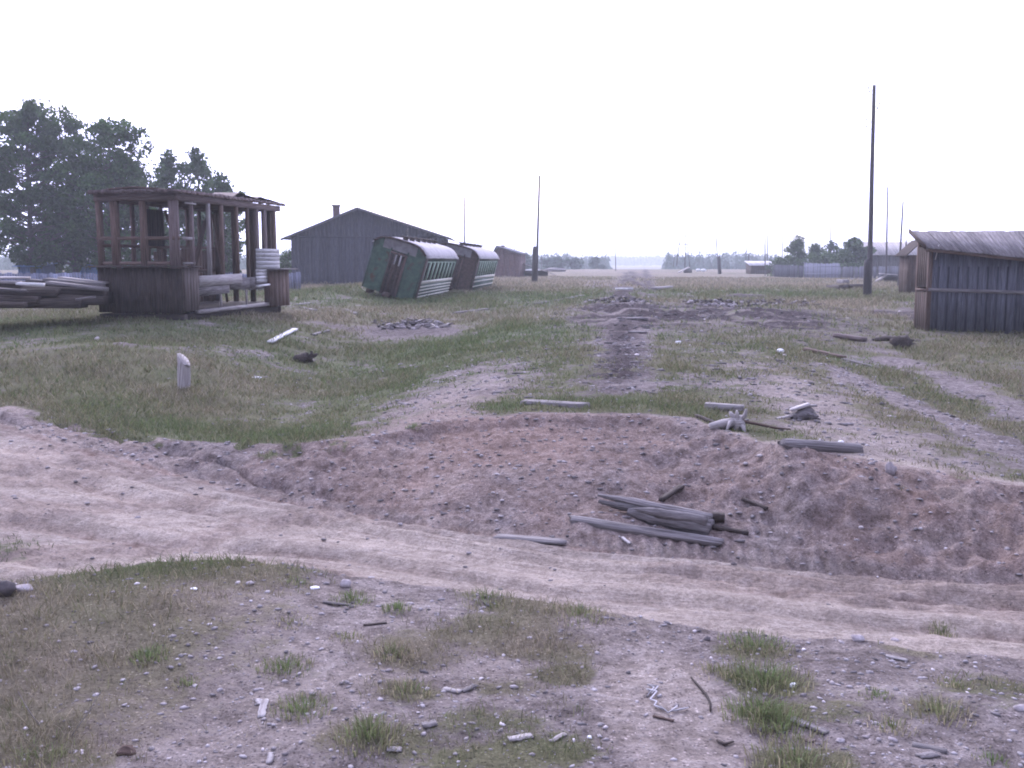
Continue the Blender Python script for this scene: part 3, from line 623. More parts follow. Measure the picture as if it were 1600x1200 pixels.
# ------------------------------------------------------------ tilted green carriages
def carriage(px, py, Y, heading, roll, Lc, label, wins, variant):
    p = at(px, py, Y); p.z = at(px, py, Y).z - .06
    root = empty('passenger_carriage', p, 0, label, 'railway carriage', 'tilted green carriages', rot=(0, roll, -heading))
    Wd, Hs = 2.45, 2.20
    # end wall: green sheets either side of a rusty doorway
    def prof(u): return Hs + .34 * (1 - abs(2 * u - 1) ** 4.5)       # roof line across the width, u from 0 (right) to 1 (left)
    for end, y in (('near', 0.0), ('far', Lc)):
        for a, b in ((0.0, .34), (.64, 1.0)):
            m = MB(); n = 6
            top = [(-(a + (b - a) * k / n) * Wd, y, prof(a + (b - a) * k / n) - .03) for k in range(n + 1)]
            for k in range(n):
                t0, t1 = top[k], top[k + 1]
                for yy, sg in ((y - .02, 1), (y + .02, -1)):
                    m.quad((t0[0], yy, 0), (t1[0], yy, 0), (t1[0], yy, t1[2]), (t0[0], yy, t0[2]))
            m.box((-a * Wd - .03 if a else -.03, y - .03, 1.05), (.07, .05, 2.1), tone=.7); m.box((-b * Wd + .03, y - .03, 1.05), (.07, .05, 2.1), tone=.7)
            m.build('end_panel', 'green_paint' if variant == 0 or end == 'far' else 'rusty_steel', root)
        m = MB()
        for k in range(5): m.box((-(.36 + k * .0632) * Wd, y + .03, .92), (.145, .03, 1.84), tone=random.uniform(.6, 1.4))
        m.box((-.49 * Wd, y - .04, 1.9), (.80, .06, .10), tone=1.6); m.box((-.35 * Wd, y - .05, .95), (.07, .07, 1.9), tone=1.3); m.box((-.63 * Wd, y - .05, .95), (.07, .07, 1.9), tone=.8)
        m.build('doorway', 'rusty_steel', root)
        m = MB()
        for k in range(8):
            u0, u1 = .18 + k * .08, .18 + (k + 1) * .08
            m.quad((-u0 * Wd, y - .045, 2.0), (-u1 * Wd, y - .045, 2.0), (-u1 * Wd, y - .045, prof(u1) - .05), (-u0 * Wd, y - .045, prof(u0) - .05), tone=.55)
        m.build('header_panel', 'roof_tin', root)
        if end == 'near' and variant == 0:
            m = MB(); m.box((-.44 * Wd, y - .07, 1.62), (.07, .04, .5), tone=.9); m.box((-.53 * Wd, y - .07, 1.62), (.06, .04, .45), tone=.7); m.build('handrail', 'plaster', root)
    # sides
    wz0, wz1 = .98, 1.92; wy0, wy1 = .75, Lc - .35; pitch = (wy1 - wy0) / wins
    m = MB(); m.box((-Wd, Lc / 2, Hs / 2), (.05, Lc, Hs)); m.build('side_wall', 'green_paint', root)  # unseen far side made solid, without windows, to keep the interior dark
    for x, sg in ((0.0, 1),):
        m = MB(); m.box((x, wy0 / 2 + .02, 1.08), (.07, wy0, 2.16), tone=.8); m.build('corner_sheet', 'rusty_steel', root)
        m = MB(); m.box((x, Lc / 2, .42), (.05, Lc, .84), tone=.95); m.box((x, Lc / 2, (wz1 + Hs) / 2 + .01), (.05, Lc, Hs - wz1 - .03), tone=1)
        m.box((x, wy0 / 2, (wz0 + wz1) / 2), (.05, wy0, wz1 - wz0), tone=.8); m.box((x, Lc - wy0 / 2, (wz0 + wz1) / 2), (.05, wy0, wz1 - wz0), tone=.8)
        sw = m.build('side_wall', 'green_paint', root)
        m = MB(); m.box((x + .03 * sg, Lc / 2 + .3, .92), (.05, Lc - .6, .15), tone=1.15); m.build('belt_rail', 'cream_paint', sw)
        m = MB()
        for k in range(5 if variant == 0 else 3): m.box((x + .045 * sg, Lc / 2 + .3, .07 + k * (.16 if variant == 0 else .30)), (.04, Lc - .62, .062), tone=random.uniform(1.0, 1.2))
        m.build('ribbing', 'cream_paint', sw)
        for k in range(wins):
            yc = wy0 + (k + .5) * pitch; w = pitch * .62
            m = MB(); m.box((x, yc - pitch * .44, (wz0 + wz1) / 2), (.065, pitch * .11, wz1 - wz0), tone=1.3); m.box((x, yc + pitch * .44, (wz0 + wz1) / 2), (.065, pitch * .11, wz1 - wz0), tone=1.3)
            m.box((x, yc, wz1 - .03), (.055, pitch * .77, .06), tone=1.1)
            m.build('window_frame', 'pale_green_paint', root)
    m = MB(); m.box((-Wd / 2, Lc / 2, .06), (Wd - .06, Lc - .06, .1)); m.build('floor', 'rusty_steel', root)
    for k in range(5): m = MB(); m.box((-Wd / 2 + .1, 1.2 + k * Lc / 5.2, .55), (1.8, .09, .85), tone=.7); m.build('seat_back', 'dark_wood', root)
    # roof shell
    n, r = 14, 10; V = []; F = []
    for i in range(r + 1):
        y = -.12 + i * (Lc + .24) / r
        for k in range(n + 1):
            u = -.035 + 1.07 * k / n; uu = min(max(u, 0), 1); z = prof(uu) + (-.10 if u != uu else 0) + .02
            V.append((-u * Wd, y, z + .012 * random.uniform(-1, 1)))
    o = len(V); V += [(a, b, c - .05) for a, b, c in V]
    for i in range(r):
        for k in range(n):
            a = i * (n + 1) + k; F.append((a, a + 1, a + n + 2, a + n + 1)); F.append((o + a, o + a + n + 1, o + a + n + 2, o + a + 1))
    for k in range(n):
        F.append((k, o + k, o + k + 1, k + 1)); a = r * (n + 1) + k; F.append((a, a + 1, o + a + 1, o + a))
    for i in range(r):
        a = i * (n + 1); F.append((a, a + n + 1, o + a + n + 1, o + a)); a += n; F.append((a, o + a, o + a + n + 1, a + n + 1))
    m = MB(); m.add(V, F, 1.0, [tuple(v) for v in V]); m.build('roof', 'roof_tin', root, smooth=False)
    m = MB()
    for k in range(n):
        u0, u1 = k / n, (k + 1) / n; m.bar((-u0 * Wd, -.14, prof(u0) - .02), (-u1 * Wd, -.14, prof(u1) - .02), .05, .09, tone=.8)
    m.build('roof_rim', 'rusty_steel', root)
    for k in range(6):
        y = .9 + k * (Lc - 1.6) / 5.5; m = MB(); zt = prof(.52)
        m.tube([(-.52 * Wd, y, zt - .03), (-.52 * Wd, y, zt + .13)], [.13, .13], 10, tone=.8); m.tube([(-.52 * Wd, y, zt + .13), (-.52 * Wd, y, zt + .19)], [.24, .20], 10, tone=.5)
        m.build('roof_vent', 'rusty_steel', root)
    for c, d in (((-.3, .6, -.08), (.2, .9, .22)), ((-Wd + .3, .6, -.1), (.2, .9, .25)), ((-Wd / 2, 2.2, -.12), (1.6, .3, .22)), ((-Wd / 2, Lc - 2, -.12), (1.6, .3, .22)), ((-Wd / 2, -.2, -.02), (.3, .5, .2))):
        m = MB(); m.box(c, d); m.build('underframe_beam', 'rusty_steel', root)
    return root
carriage(645, 470, 46, .075, radians(17), 11.0, 'nearer of the two green carriages, leaning right with rusty open end facing the camera', 8, 0)
carriage(733, 456, 59.5, .085, radians(15), 12.0, 'farther of the two leaning green carriages, sunk behind the first one with brown end wall', 9, 1)

# ------------------------------------------------------------ houses
def gable_house(name, loc, rz, Wg, Lh, He, Hr, label, cat, wallm='house_board', roofm='slate_roof', over=.6, bw=.3, apex=.5, chim=(), seam=True, wtone=1.0):
    """gable end faces local -y; x from 0 to Wg, y from 0 to Lh"""
    root = empty(name, loc, rz, label, cat)
    ax = Wg * apex
    def zt(x): return He + (Hr - He) * (x / ax if x < ax else (Wg - x) / (Wg - ax))
    for y in (0, Lh):
        m = MB(); nb = int(Wg / bw)
        for k in range(nb):
            x0, x1 = k * Wg / nb + .004, (k + 1) * Wg / nb - .004; tn = random.uniform(.8, 1.2) * wtone; g = random.uniform(0, 40)
            for zz0, zz1, yo in ((-.5, None, 0),):
                a = zt(x0) - .02; b = zt(x1) - .02; yy = y - .02 if y == 0 else y + .02; y2 = yy + (.05 if y == 0 else -.05)
                V = [(x0, yy, zz0), (x1, yy, zz0), (x1, yy, b), (x0, yy, a), (x0, y2, zz0), (x1, y2, zz0), (x1, y2, b), (x0, y2, a)]
                m.add(V, [(0, 1, 2, 3), (5, 4, 7, 6), (4, 0, 3, 7), (1, 5, 6, 2)], tn, [(v[2] + g, v[0] + g, v[1]) for v in V])
        if seam and y == 0: m.box((Wg / 2, -.06, He - .05), (Wg, .05, .10), tone=.9 * wtone); 
        m.build('gable_wall', wallm, root)
    for x in (0, Wg):
        m = MB(); nb = int(Lh / bw)
        for k in range(nb): m.box((x, (k + .5) * Lh / nb, He / 2 - .25), (.05, Lh / nb - .008, He + .45), tone=random.uniform(.8, 1.2) * wtone)
        m.build('side_wall', wallm, root)
    rf = None
    m = MB(); nb = int((Lh + 2 * over) / .35)
    for sgn in (0, 1):
        sl = (Hr - He) / (ax if sgn == 0 else Wg - ax)
        ex = -over if sgn == 0 else Wg + over; ez = He - over * sl + .06
        for k in range(nb):
            y = -over + (k + .5) * (Lh + 2 * over) / nb; m.bar((ex, y, ez + random.uniform(-.015, .015)), (ax, y, Hr + .08), (Lh + 2 * over) / nb - .006, .05, tone=random.uniform(.85, 1.15))
        m.bar((ex, -over - .03, ez - .06), (ax, -over - .03, Hr + .02), .05, .16, tone=.7)
    rf = m.build('roof', roofm, root)
    for (cx, cy, ch, cw) in chim:
        m = MB(); zb = zt(cx); m.box((cx, cy, zb + ch / 2 - .3), (cw, cw, ch + .6), tone=.8); m.box((cx, cy, zb + ch + .04), (cw + .16, cw + .16, .12), tone=.9); m.build('chimney', 'brick', rf)
    return root
p = at(457, 444, 80); p2 = at(694, 444, 80)
hh = gable_house('gable_house', (p.x, 80, H(p.x + 6, 80) - .1), radians(1.5), 11.9, 12, at(0, 366, 80).z - .1, at(0, 323, 80).z - .1, 'large dark plank-clad house with a broad gable behind the carriages', 'house', apex=.445, over=.7,
                 chim=((3.45, .9, 1.0, .5),))
m = MB(); m.tube([(7.6, 4, 5.3), (7.6, 4, 7.1)], [.03, .03], 5); m.bar((7.0, 4, 5.9), (8.6, 4, 5.9), .04, .04); m.bar((7.3, 4, 5.7), (7.3, 4, 7.2), .03, .03); m.build('antenna', 'rusty_steel', hh)
p = at(783, 418, 118)
gable_house('brick_house', (p.x - .9, 118, H(p.x, 118)), radians(-6), 3.0, 8, at(0, 396, 118).z, at(0, 385, 118).z, 'small far house with faded brick wall and lean roof, right of the carriages', 'house', 'brick', 'slate_roof', apex=.14, over=.35, bw=.6, chim=((.9, 2, .2, .3),))
m = MB(); m.bar((0, 0, 1.9), (4.6, 0, .25), 3.2, .08, up=(0, 0, 1)); 
p = at(808, 416, 124); root = empty('lean_to_shelter', (p.x, 124, H(p.x, 124)), 0, 'low pale lean-to roof sloping to the ground beside the far brick house', 'shelter')
m.build('roof', 'pale_wood', root); m = MB(); m.box((.2, 1.3, .9), (.15, .15, 1.9)); m.box((.2, -1.3, .9), (.15, .15, 1.9)); m.box((2.0, 0, .4), (3.6, .1, .7), tone=.6); m.build('wall', 'brown_wood', root)
# long barrack on the right
p = at(1362, 425, 135)
root = gable_house('long_barrack', (p.x, 141, H(p.x, 135) - .1), radians(-96), 8, 24, at(0, 396, 138).z, at(0, 378, 138).z, 'long weathered barrack with two chimneys beyond the tall pole', 'house', 'grey_wood', 'pale_wood', over=.5, wtone=.55)
bar_root = root

def small_shed(name, loc, rz, w, d, h0, h1, label, wallm, roofm, tn=1.0, cat='shed'):
    root = empty(name, loc, rz, label, cat)
    m = MB(); nb = int(w / .25)
    for k in range(nb):
        x = (k + .5) * w / nb; m.box((x, 0, h0 / 2 - .1), (w / nb - .01, .04, h0 + .2), tone=random.uniform(.8, 1.2) * tn); m.box((x, d, h1 / 2 - .1), (w / nb - .01, .04, h1 + .2), tone=tn)
    nb = max(3, int(d / .25))
    for k in range(nb):
        y = (k + .5) * d / nb; h = h0 + (h1 - h0) * (k + .5) / nb
        for x in (0, w): m.box((x, y, h / 2 - .1), (.04, d / nb - .01, h + .2), tone=random.uniform(.8, 1.2) * tn)
    m.build('wall', wallm, root)
    m = MB(); nb = int(w / .3) + 2
    for k in range(nb): x = -.25 + (k + .5) * (w + .5) / nb; s_ = (h1 - h0) / d; m.bar((x, -.35, h0 - .35 * s_ + .05), (x, d + .3, h1 + .3 * s_ + .05), (w + .5) / nb - .01, .05, tone=random.uniform(.85, 1.15))
    m.build('roof', roofm, root)
    return root
p = at(1173, 425, 150); small_shed('far_shed', (p.x, 150, H(p.x, 150) - .1), 0, 3.4, 3, 1.35, 1.9, 'small dark far shed with pale flat roof beside the slim poles', 'brown_wood', 'plaster', .7)
p = at(1206, 426, 150); small_shed('far_shed', (p.x, 151, H(p.x, 150) - .1), 0, 3.0, 3, 1.3, 1.6, 'lower far shed at the left end of the bluish fence', 'brown_wood', 'grey_wood', .6)

# ------------------------------------------------------------ near shed on the right
def near_shed():
    A = at(1447, 508, 30.0); zg = H(A.x, 30.2); rz = radians(-7)
    root = empty('plank_shed', (A.x, 30, zg - .05), rz, 'grey plank shed with sloping board roof at the right edge of the photo', 'shed')
    Wd, D = 3.75, 1.2; zl = 1.9 + 24 / FPX * 30 - zg + .05; zr = zl - .42
    m = MB(); nb = 27; x = 0
    for k in range(nb):
        w = Wd / nb; h = zl + (zr - zl) * k / nb - .06 + random.uniform(-.015, .015); b = random.uniform(-.04, .06)
        m.box(((k + .5) * w, random.uniform(-.012, .0), (h + b) / 2), (w - random.uniform(.004, .016), .03, h - b), tone=random.uniform(1.2, 2.0), rot=random.uniform(-.02, .02))
    for k in range(0, nb, 2): m.box((k * Wd / nb, -.03, 1.0), (.05, .02, 1.9), tone=random.uniform(.6, .95))
    m.build('front_wall', 'house_board', root)
    m = MB(); m.bar((.0, -.055, 1.27), (Wd, -.055, 1.16), .03, .11, tone=.95); m.build('batten', 'grey_wood', root)
    m = MB()
    for k in range(6):
        y = (k + .5) * D / 6
        m.box((-.01, y, .62), (.03, D / 6 - .012, 1.22), tone=random.uniform(.5, .75))
        m.box((-.01, y, zl * .5 + .65), (.03, D / 6 - .006, zl - 1.36), tone=random.uniform(.4, .65))
    m.build('side_wall', 'brown_wood', root)
    m = MB(); m.box((.03, -.0, zl / 2), (.12, .12, zl)); m.box((.03, D, zl / 2 + .15), (.12, .12, zl + .3)); m.box((-.03, D / 2, 1.26), (.04, D, .07)); m.build('corner_post', 'brown_wood', root)
    m = MB(); m.box((Wd, D / 2, zr / 2), (.04, D, zr)); m.box((Wd / 2, 1.3, 1.25), (Wd, .04, 2.5)); m.build('back_wall', 'dark_wood', root)
    # roof from the drooping front eave up to the ridge
    m = MB(); nb = 30; x0, x1 = -.20, Wd + .02; RY = 1.45
    zrg = 1.9 + 45 / FPX * (30 + RY) - zg + .05
    for k in range(nb):
        x = x0 + (k + .5) * (x1 - x0) / nb; f = (k + .5) / nb; ze = zl + .06 + (zr - zl) * f - .02
        m.bar((x + .0, -.38 + random.uniform(-.05, .03), ze - .12), (x - .02, RY, zrg + random.uniform(-.01, .02)), (x1 - x0) / nb - random.uniform(.004, .02), .03, tone=random.uniform(.7, 1.3))
    rf = m.build('roof', 'grey_wood', root)
    m = MB(); m.bar((x0, -.30, zl - .13), (x1, -.30, zr - .13), .08, .09, tone=1.2); m.build('eave_beam', 'brown_wood', root)
    m = MB(); m.bar((x0 - .04, -.4, zl - .05), (x0 - .04, RY, zrg + .03), .04, .12, tone=.6); m.bar((x1 + .03, -.4, zr - .05), (x1 + .03, RY, zrg + .03), .04, .12, tone=1); m.build('verge_board', 'brown_wood', rf)
    m = MB(); m.bar((x0 + .42, -.10, zl + .02), (x0 + .34, -.1, zl - .42), .05, .02, tone=1.2); m.build('broken_lath', 'pale_wood', root)
near_shed()
p = at(1417, 455, 58)
root = empty('old_outhouse', (p.x, 58, H(p.x, 58) - .05), radians(-4), 'tall narrow brown outhouse partly hidden behind the grey plank shed', 'outhouse')
m = MB()
for k in range(6): m.box((.1 + k * .25, 0, 1.15), (.24, .04, 2.3), tone=random.uniform(.6, 1.2)); 
for k in range(6): m.box((.0, .12 + k * .25, 1.15), (.04, .24, 2.3), tone=random.uniform(.6, 1.1)); m.box((1.45, .12 + k * .25, 1.15), (.04, .24, 2.3))
m.build('wall', 'brown_wood', root)
m = MB()
for k in range(8): m.bar((-.25, -.2 + k * .26, 2.25), (.7, -.2 + k * .26, 3.15), .25, .05, tone=random.uniform(.4, .6)); m.bar((1.9, -.2 + k * .26, 2.3), (.7, -.2 + k * .26, 3.15), .25, .05, tone=1)
m.build('roof', 'brown_wood', root)

# ------------------------------------------------------------ poles
def pole(px, pyb, pyt, Y, r, label, lean=0, group=None, ins=(), stub=None, parts=True):
    """a pole whose foot and top are seen at the given rows; lean shifts the top in pixels"""
    b = at(px, pyb, Y); t = at(px + lean, pyt, Y); zg = H(b.x, Y); hgt = t.z - zg
    nm = 'utility_pole'; dx = t.x - b.x
    n = 7; pts = [(dx * k / n + .006 * random.uniform(-1, 1) * min(k, 1), 0, -.3 + (hgt + .3) * k / n) for k in range(n + 1)]; rad = [r * (1 - .38 * k / n) for k in range(n + 1)]
    m = MB(); m.tube(pts, rad, 9, tone=.9)
    if not ins and not stub: return single(nm, m, 'pole_wood', (b.x, Y, zg), 0, label, 'pole', group)
    root = empty(nm, (b.x, Y, zg), 0, label, 'pole', group); m.build('shaft', 'pole_wood', root)
    for (ox, py) in ins:
        z = at(px, py, Y).z - zg; f = z / hgt; m = MB(); sg = 1 if ox > 0 else -1
        m.tube([(dx * f + sg * r * .6, 0, z - .12), (dx * f + ox * .8, 0, z - .12), (dx * f + ox, 0, z - .08), (dx * f + ox, 0, z)], [.010] * 4, 5, tone=.6); hk = m.build('hook', 'rusty_steel', root)
        m = MB(); m.tube([(dx * f + ox, 0, z - .02), (dx * f + ox, 0, z + .03), (dx * f + ox, 0, z + .09)], [.035, .045, .02], 8, tone=.7); m.build('insulator', 'white_plastic', hk)
    if stub:
        sx, z1, sr = stub; m = MB(); m.tube([(sx, -.12, -.3), (sx + dx * z1 / hgt, -.12, z1 * .9), (sx + dx * z1 / hgt, -.10, z1)], [sr, sr, sr * .7], 8, tone=.7); st = m.build('stub_post', 'pole_wood', root)
    return root
pole(1358, 462, 133, 52, .14, 'tallest pole, thick and slightly leaning, between the far bushes and the plank shed', 8, ins=((-.28, 138), (.27, 163), (-.33, 187), (.2, 170), (-.25, 144), (-.33, 198)), stub=(-.17, 1.95, .17))
pole(838, 428, 274, 88, 0.120, 'dark pole with a thick lower stub, just right of the carriages', 5, stub=(-.18, 3.1, .26))
pole(846, 412, 357, 190, 0.062, 'faint thin pole right behind the dark pole near the carriages', 1)
pole(726, 420, 308, 105, 0.104, 'straight pole rising behind the roof of the farther carriage')
pole(699, 420, 350, 125, 0.062, 'short thin pole at the right eave of the big gable house', 1)
pole(804, 420, 382, 140, 0.074, 'short pole standing by the small brick house')
pole(962, 416, 364, 190, 0.087, 'lone thin pole in front of the distant wood, left of the old track')
pole(1123, 421, 340, 150, 0.081, 'pale leaning pole between the tripod mast and the dark far shed', -6, stub=(.25, 2.6, .2))
pole(1196, 424, 327, 135, 0.074, 'thin tall pole in front of the dark far shed', -1)
pole(1200, 421, 360, 175, 0.087, 'shorter pole just right of the thin pole by the dark far shed', -1)
pole(1166, 415, 366, 210, 0.087, 'faint braced pole left of the dark far shed', 0, stub=(.5, 3.4, .18))
pole(1222, 420, 362, 150, 0.062, 'short pole at the left edge of the far bushes', 1)
pole(1235, 420, 350, 150, 0.056, 'thin pole rising from the tallest left bush of the far row', 0)
pole(1281, 420, 350, 150, 0.056, 'thin pole between the two middle far bushes', 1)
pole(1298, 420, 337, 145, 0.074, 'upright pole behind the bare twiggy bush on the right')
pole(1385, 432, 292, 92, 0.096, 'pole standing in front of the long barrack roof', 2)
pole(1404, 440, 315, 75, 0.088, 'pole rising beside the old brown outhouse', 7, stub=(.35, 3.5, .05))
# braced trestle mast
def mast():
    Y = 165; c = at(1070, 424, Y); zg = H(c.x, Y)
    root = empty('trestle_mast', (c.x, Y, zg), 0, 'braced pole trestle with slanting legs and cross bar in the far centre', 'mast')
    def P(px, py): q = at(px, py, Y); return (q.x - c.x, 0, q.z - zg)
    for a, b, r in (((1052, 417), (1060, 352), .11), ((1057, 416), (1066, 343), .13), ((1078, 418), (1072, 366), .13), ((1070, 426), (1071, 366), .15)):
        m = MB(); m.tube([P(*a), P(*b)], [r * .6, r * .35], 6); m.build('leg', 'pole_wood', root)
    m = MB(); m.bar(P(1061, 382), P(1075, 382), .08, .10); m.build('cross_bar', 'pole_wood', root)
mast()

# ------------------------------------------------------------ fences
def fence(name, pts, h, label, mat, tone=1.0, gap=.0, bw=.16, panels=None):
    root = empty(name, (pts[0][0], pts[0][1], H(*pts[0])), 0, label, 'fence'); o = root.location
    for (a, b) in zip(pts[:-1], pts[1:]):
        L_ = math.hypot(b[0] - a[0], b[1] - a[1]); n = int(L_ / bw); m = MB(); ang = math.atan2(b[1] - a[1], b[0] - a[0])
        for k in range(n):
            if random.random() < gap: continue
            f = (k + .5) / n; x = a[0] + (b[0] - a[0]) * f; y = a[1] + (b[1] - a[1]) * f; z = H(x, y); hk = h + random.uniform(-.06, .06); tn = tone * random.uniform(.7, 1.25)
            if panels:
                for p0, p1, mu in panels:
                    if p0 < f < p1: tn *= mu
            m.box((x - o.x, y - o.y, z - o.z + hk / 2), (bw * .88, .025, hk), rot=ang, tone=tn)
        m.build('pickets', mat, root)
        m = MB()
        for zz in (.3, .8): m.bar((a[0] - o.x, a[1] - o.y + .05, H(*a) - o.z + h * zz), (b[0] - o.x, b[1] - o.y + .05, H(*b) - o.z + h * zz), .05, .08, tone=tone)
        m.build('rail', mat, root)
    return root
def xy(px, Y): return (at(px, 430, Y).x, Y)
fence('picket_fence', [xy(-140, 62), xy(60, 62), xy(470, 66)], 1.15, 'long bluish grey paling fence under the large trees', 'fence_board', panels=((.05, .12, 1.5),))
fence('board_fence', [xy(1206, 128), xy(1255, 122)], 1.5, 'dark low board fence below the leftmost far bushes', 'house_board', 1.0, .05)
fence('board_fence', [xy(1256, 122), xy(1312, 112)], 1.75, 'bluish board fence in front of the middle far bushes', 'fence_board', .85, .02, .2)
fence('board_fence', [xy(1312, 112), xy(1425, 100)], 1.35, 'brownish sagging board fence running to the right behind the tall pole', 'house_board', 1.3, .08)

# ------------------------------------------------------------ blue sheds behind the left fence
p = at(28, 410, 72); small_shed('blue_shed', (p.x, 72, H(p.x, 72)), 0, 1.5, 2.5, 1.5, 1.7, 'small deep blue shed peeping over the left paling fence', 'blue_paint', 'blue_paint', .55)
p = at(125, 410, 76); small_shed('blue_shed', (p.x, 76, H(p.x, 76)), 0, 4.6, 3.5, 1.75, 2.2, 'pale blue shed behind the fence, left of the railcar skeleton', 'blue_paint', 'plaster', 1.35)

# ------------------------------------------------------------ trees
def tree(name, loc, Ht, R, label, cat='tree', leaf='leaf_mid', nleaf=5000, lsz=.2, r0=.22, base=.18, shape=1.0, seed=0, group=None, clumps=60, sp=.75, trunks=1, flat=1.0, gap=.0, top=(.85, 2.2)):
    rg = random.Random(seed); nr = np.random.default_rng(seed + 100)
    root = empty(name, loc, 0, label, cat, group); m = MB(); ends = []
    for tk in range(trunks):
        ox = rg.uniform(-.3, .3) * R * (trunks > 1); oy = rg.uniform(-.3, .3) * R * (trunks > 1); lx = rg.uniform(-.06, .06) * Ht + ox * .5; hh = Ht * (1 if tk == 0 else rg.uniform(.75, .97))
        pts = [Vector((ox + lx * (k / 8) ** 1.5 + rg.uniform(-.04, .04) * k / 8 * R, oy + rg.uniform(-.05, .05) * R * k / 8, -.2 + hh * .94 * k / 8)) for k in range(9)]
        m.tube(pts, [r0 * (1 - .1 * k) + .015 for k in range(9)], 8)
        nb = int(clumps / trunks)
        for k in range(nb):
            f = base + (1 - base) * (k + rg.random()) / nb; i = min(int(f * 8), 7); p0 = pts[i].lerp(pts[i + 1], f * 8 - i)
            u = (f - base) / (1 - base); rad = R * (sin(pi * min(1, (.22 + .78 * u ** shape) ) ) ** .7) if u < .98 else R * .12
            rad = R * max(.16, (1 - abs(2 * min(1, u * .9 + .06) - top[0]) ** top[1])) * rg.uniform(.35, 1.05)
            a = rg.uniform(0, 2 * pi); e = p0 + Vector((cos(a) * rad, sin(a) * rad, rg.uniform(.08, .5) * rad * flat)); mid = p0.lerp(e, .5) + Vector((0, 0, -.05 * rad))
            rb = max(.012, r0 * (1 - f) * .4 + .012); m.tube([p0, mid, e], [rb, rb * .7, rb * .3], 5, cap=False); ends.append((e, rad)); ends.append((p0.lerp(e, .62), rad))
        ends.append((pts[-1] + Vector((0, 0, .04 * Ht)), R * .3))
    m.build('trunk', 'bark', root)
    E = np.array([tuple(e[0]) for e in ends]); ne = len(E); wts = nr.uniform(.25, 1.6, ne); wts[nr.random(ne) < gap] = .05; wts /= wts.sum()
    ci = nr.choice(ne, nleaf, p=wts); csz = nr.uniform(.5, 1.15, ne)[ci] * sp
    off = nr.normal(0, 1, (nleaf, 3)); off /= np.linalg.norm(off, axis=1)[:, None]; off *= (nr.random(nleaf) ** .45)[:, None] * csz[:, None]; off[:, 2] *= .72
    C = E[ci] + off
    a = nr.normal(0, 1, (nleaf, 3)); a /= np.linalg.norm(a, axis=1)[:, None]; b = nr.normal(0, 1, (nleaf, 3)); b -= (a * b).sum(1)[:, None] * a; b /= np.linalg.norm(b, axis=1)[:, None]
    sz = (lsz * nr.uniform(.5, 1.1, nleaf))[:, None]; V = np.stack([C - a * sz * .6, C - b * sz * .4, C + a * sz * .6, C + b * sz * .4], 1).reshape(-1, 3)
    ctone = nr.uniform(.65, 1.35, ne)[ci]; tone = np.repeat(ctone * nr.uniform(.7, 1.3, nleaf), 4)
    build_np('crown', V, [np.arange(nleaf * 4).reshape(-1, 4)], leaf, dict(tone=tone, gc=V), root)
    return root
TG = 'big leafy trees behind the left fence'
for i, (px, py, Y, R, nl, lab) in enumerate([
        (-45, 165, 74, 5.2, 16000, 'large tree cut by the left edge of the photo, leftmost of the left tree row'),
        (50, 148, 72, 4.6, 24000, 'tallest tree of the left row, standing behind the paling fence'),
        (118, 168, 75, 3.6, 15000, 'tree with a rounded top right of the tallest one in the left row'),
        (168, 173, 71, 3.1, 15000, 'tree right of the middle of the left row, its top above the railcar skeleton'),
        (212, 232, 73, 2.5, 8000, 'lower tree at the right end of the left tree row')]):
    x = at(px, 400, Y).x; zg = H(x, Y); tree('broadleaf_tree', (x, Y, zg), at(px, py, Y).z - zg - .3, R, lab, 'tree', 'leaf_dark', int(nl * .85), .27, .22, .14, seed=20 + i, group=TG, clumps=170, sp=.76, gap=.28, top=(1.02, 3.4))
for i, (px, py, Y, R, nl, lab) in enumerate([
        (281, 226, 80, 2.3, 4800, 'narrow tree with pointed top behind the railcar roof, left of a twin'),
        (321, 222, 82, 2.2, 5000, 'narrow tree with the highest point behind the railcar roof'),
        (354, 264, 79, 2.1, 3600, 'small low tree at the right end behind the railcar roof')]):
    x = at(px, 400, Y).x; zg = H(x, Y); tree('broadleaf_tree', (x, Y, zg), at(px, py, Y).z - zg - .2, R, lab, 'tree', 'leaf_dark', int(nl * 1.5), .28, .16, .12, seed=40 + i, group='slim trees behind the railcar', clumps=60, sp=.72, gap=.1, top=(.9, 2.6))
for i, (px, py, Y, R, nl, lf, lab) in enumerate([
        (250, 330, 84, 2.2, 3500, 'leaf_dark', 'low dense tree seen through the railcar skeleton, left part'),
        (330, 335, 86, 2.4, 3500, 'leaf_dark', 'low dense tree seen through the railcar skeleton, right part'),
        (448, 388, 92, 1.2, 900, 'leaf_dark', 'small dark bush at the left corner of the gable house'),
        (90, 330, 80, 3.2, 5000, 'leaf_dark', 'low dark tree filling the gap below the tallest left crown')]):
    x = at(px, 400, Y).x; zg = H(x, Y); tree('small_tree', (x, Y, zg), at(px, py, Y).z - zg, R, lab, 'tree', lf, nl, .3, .12, .05, seed=60 + i, clumps=40, sp=.8)
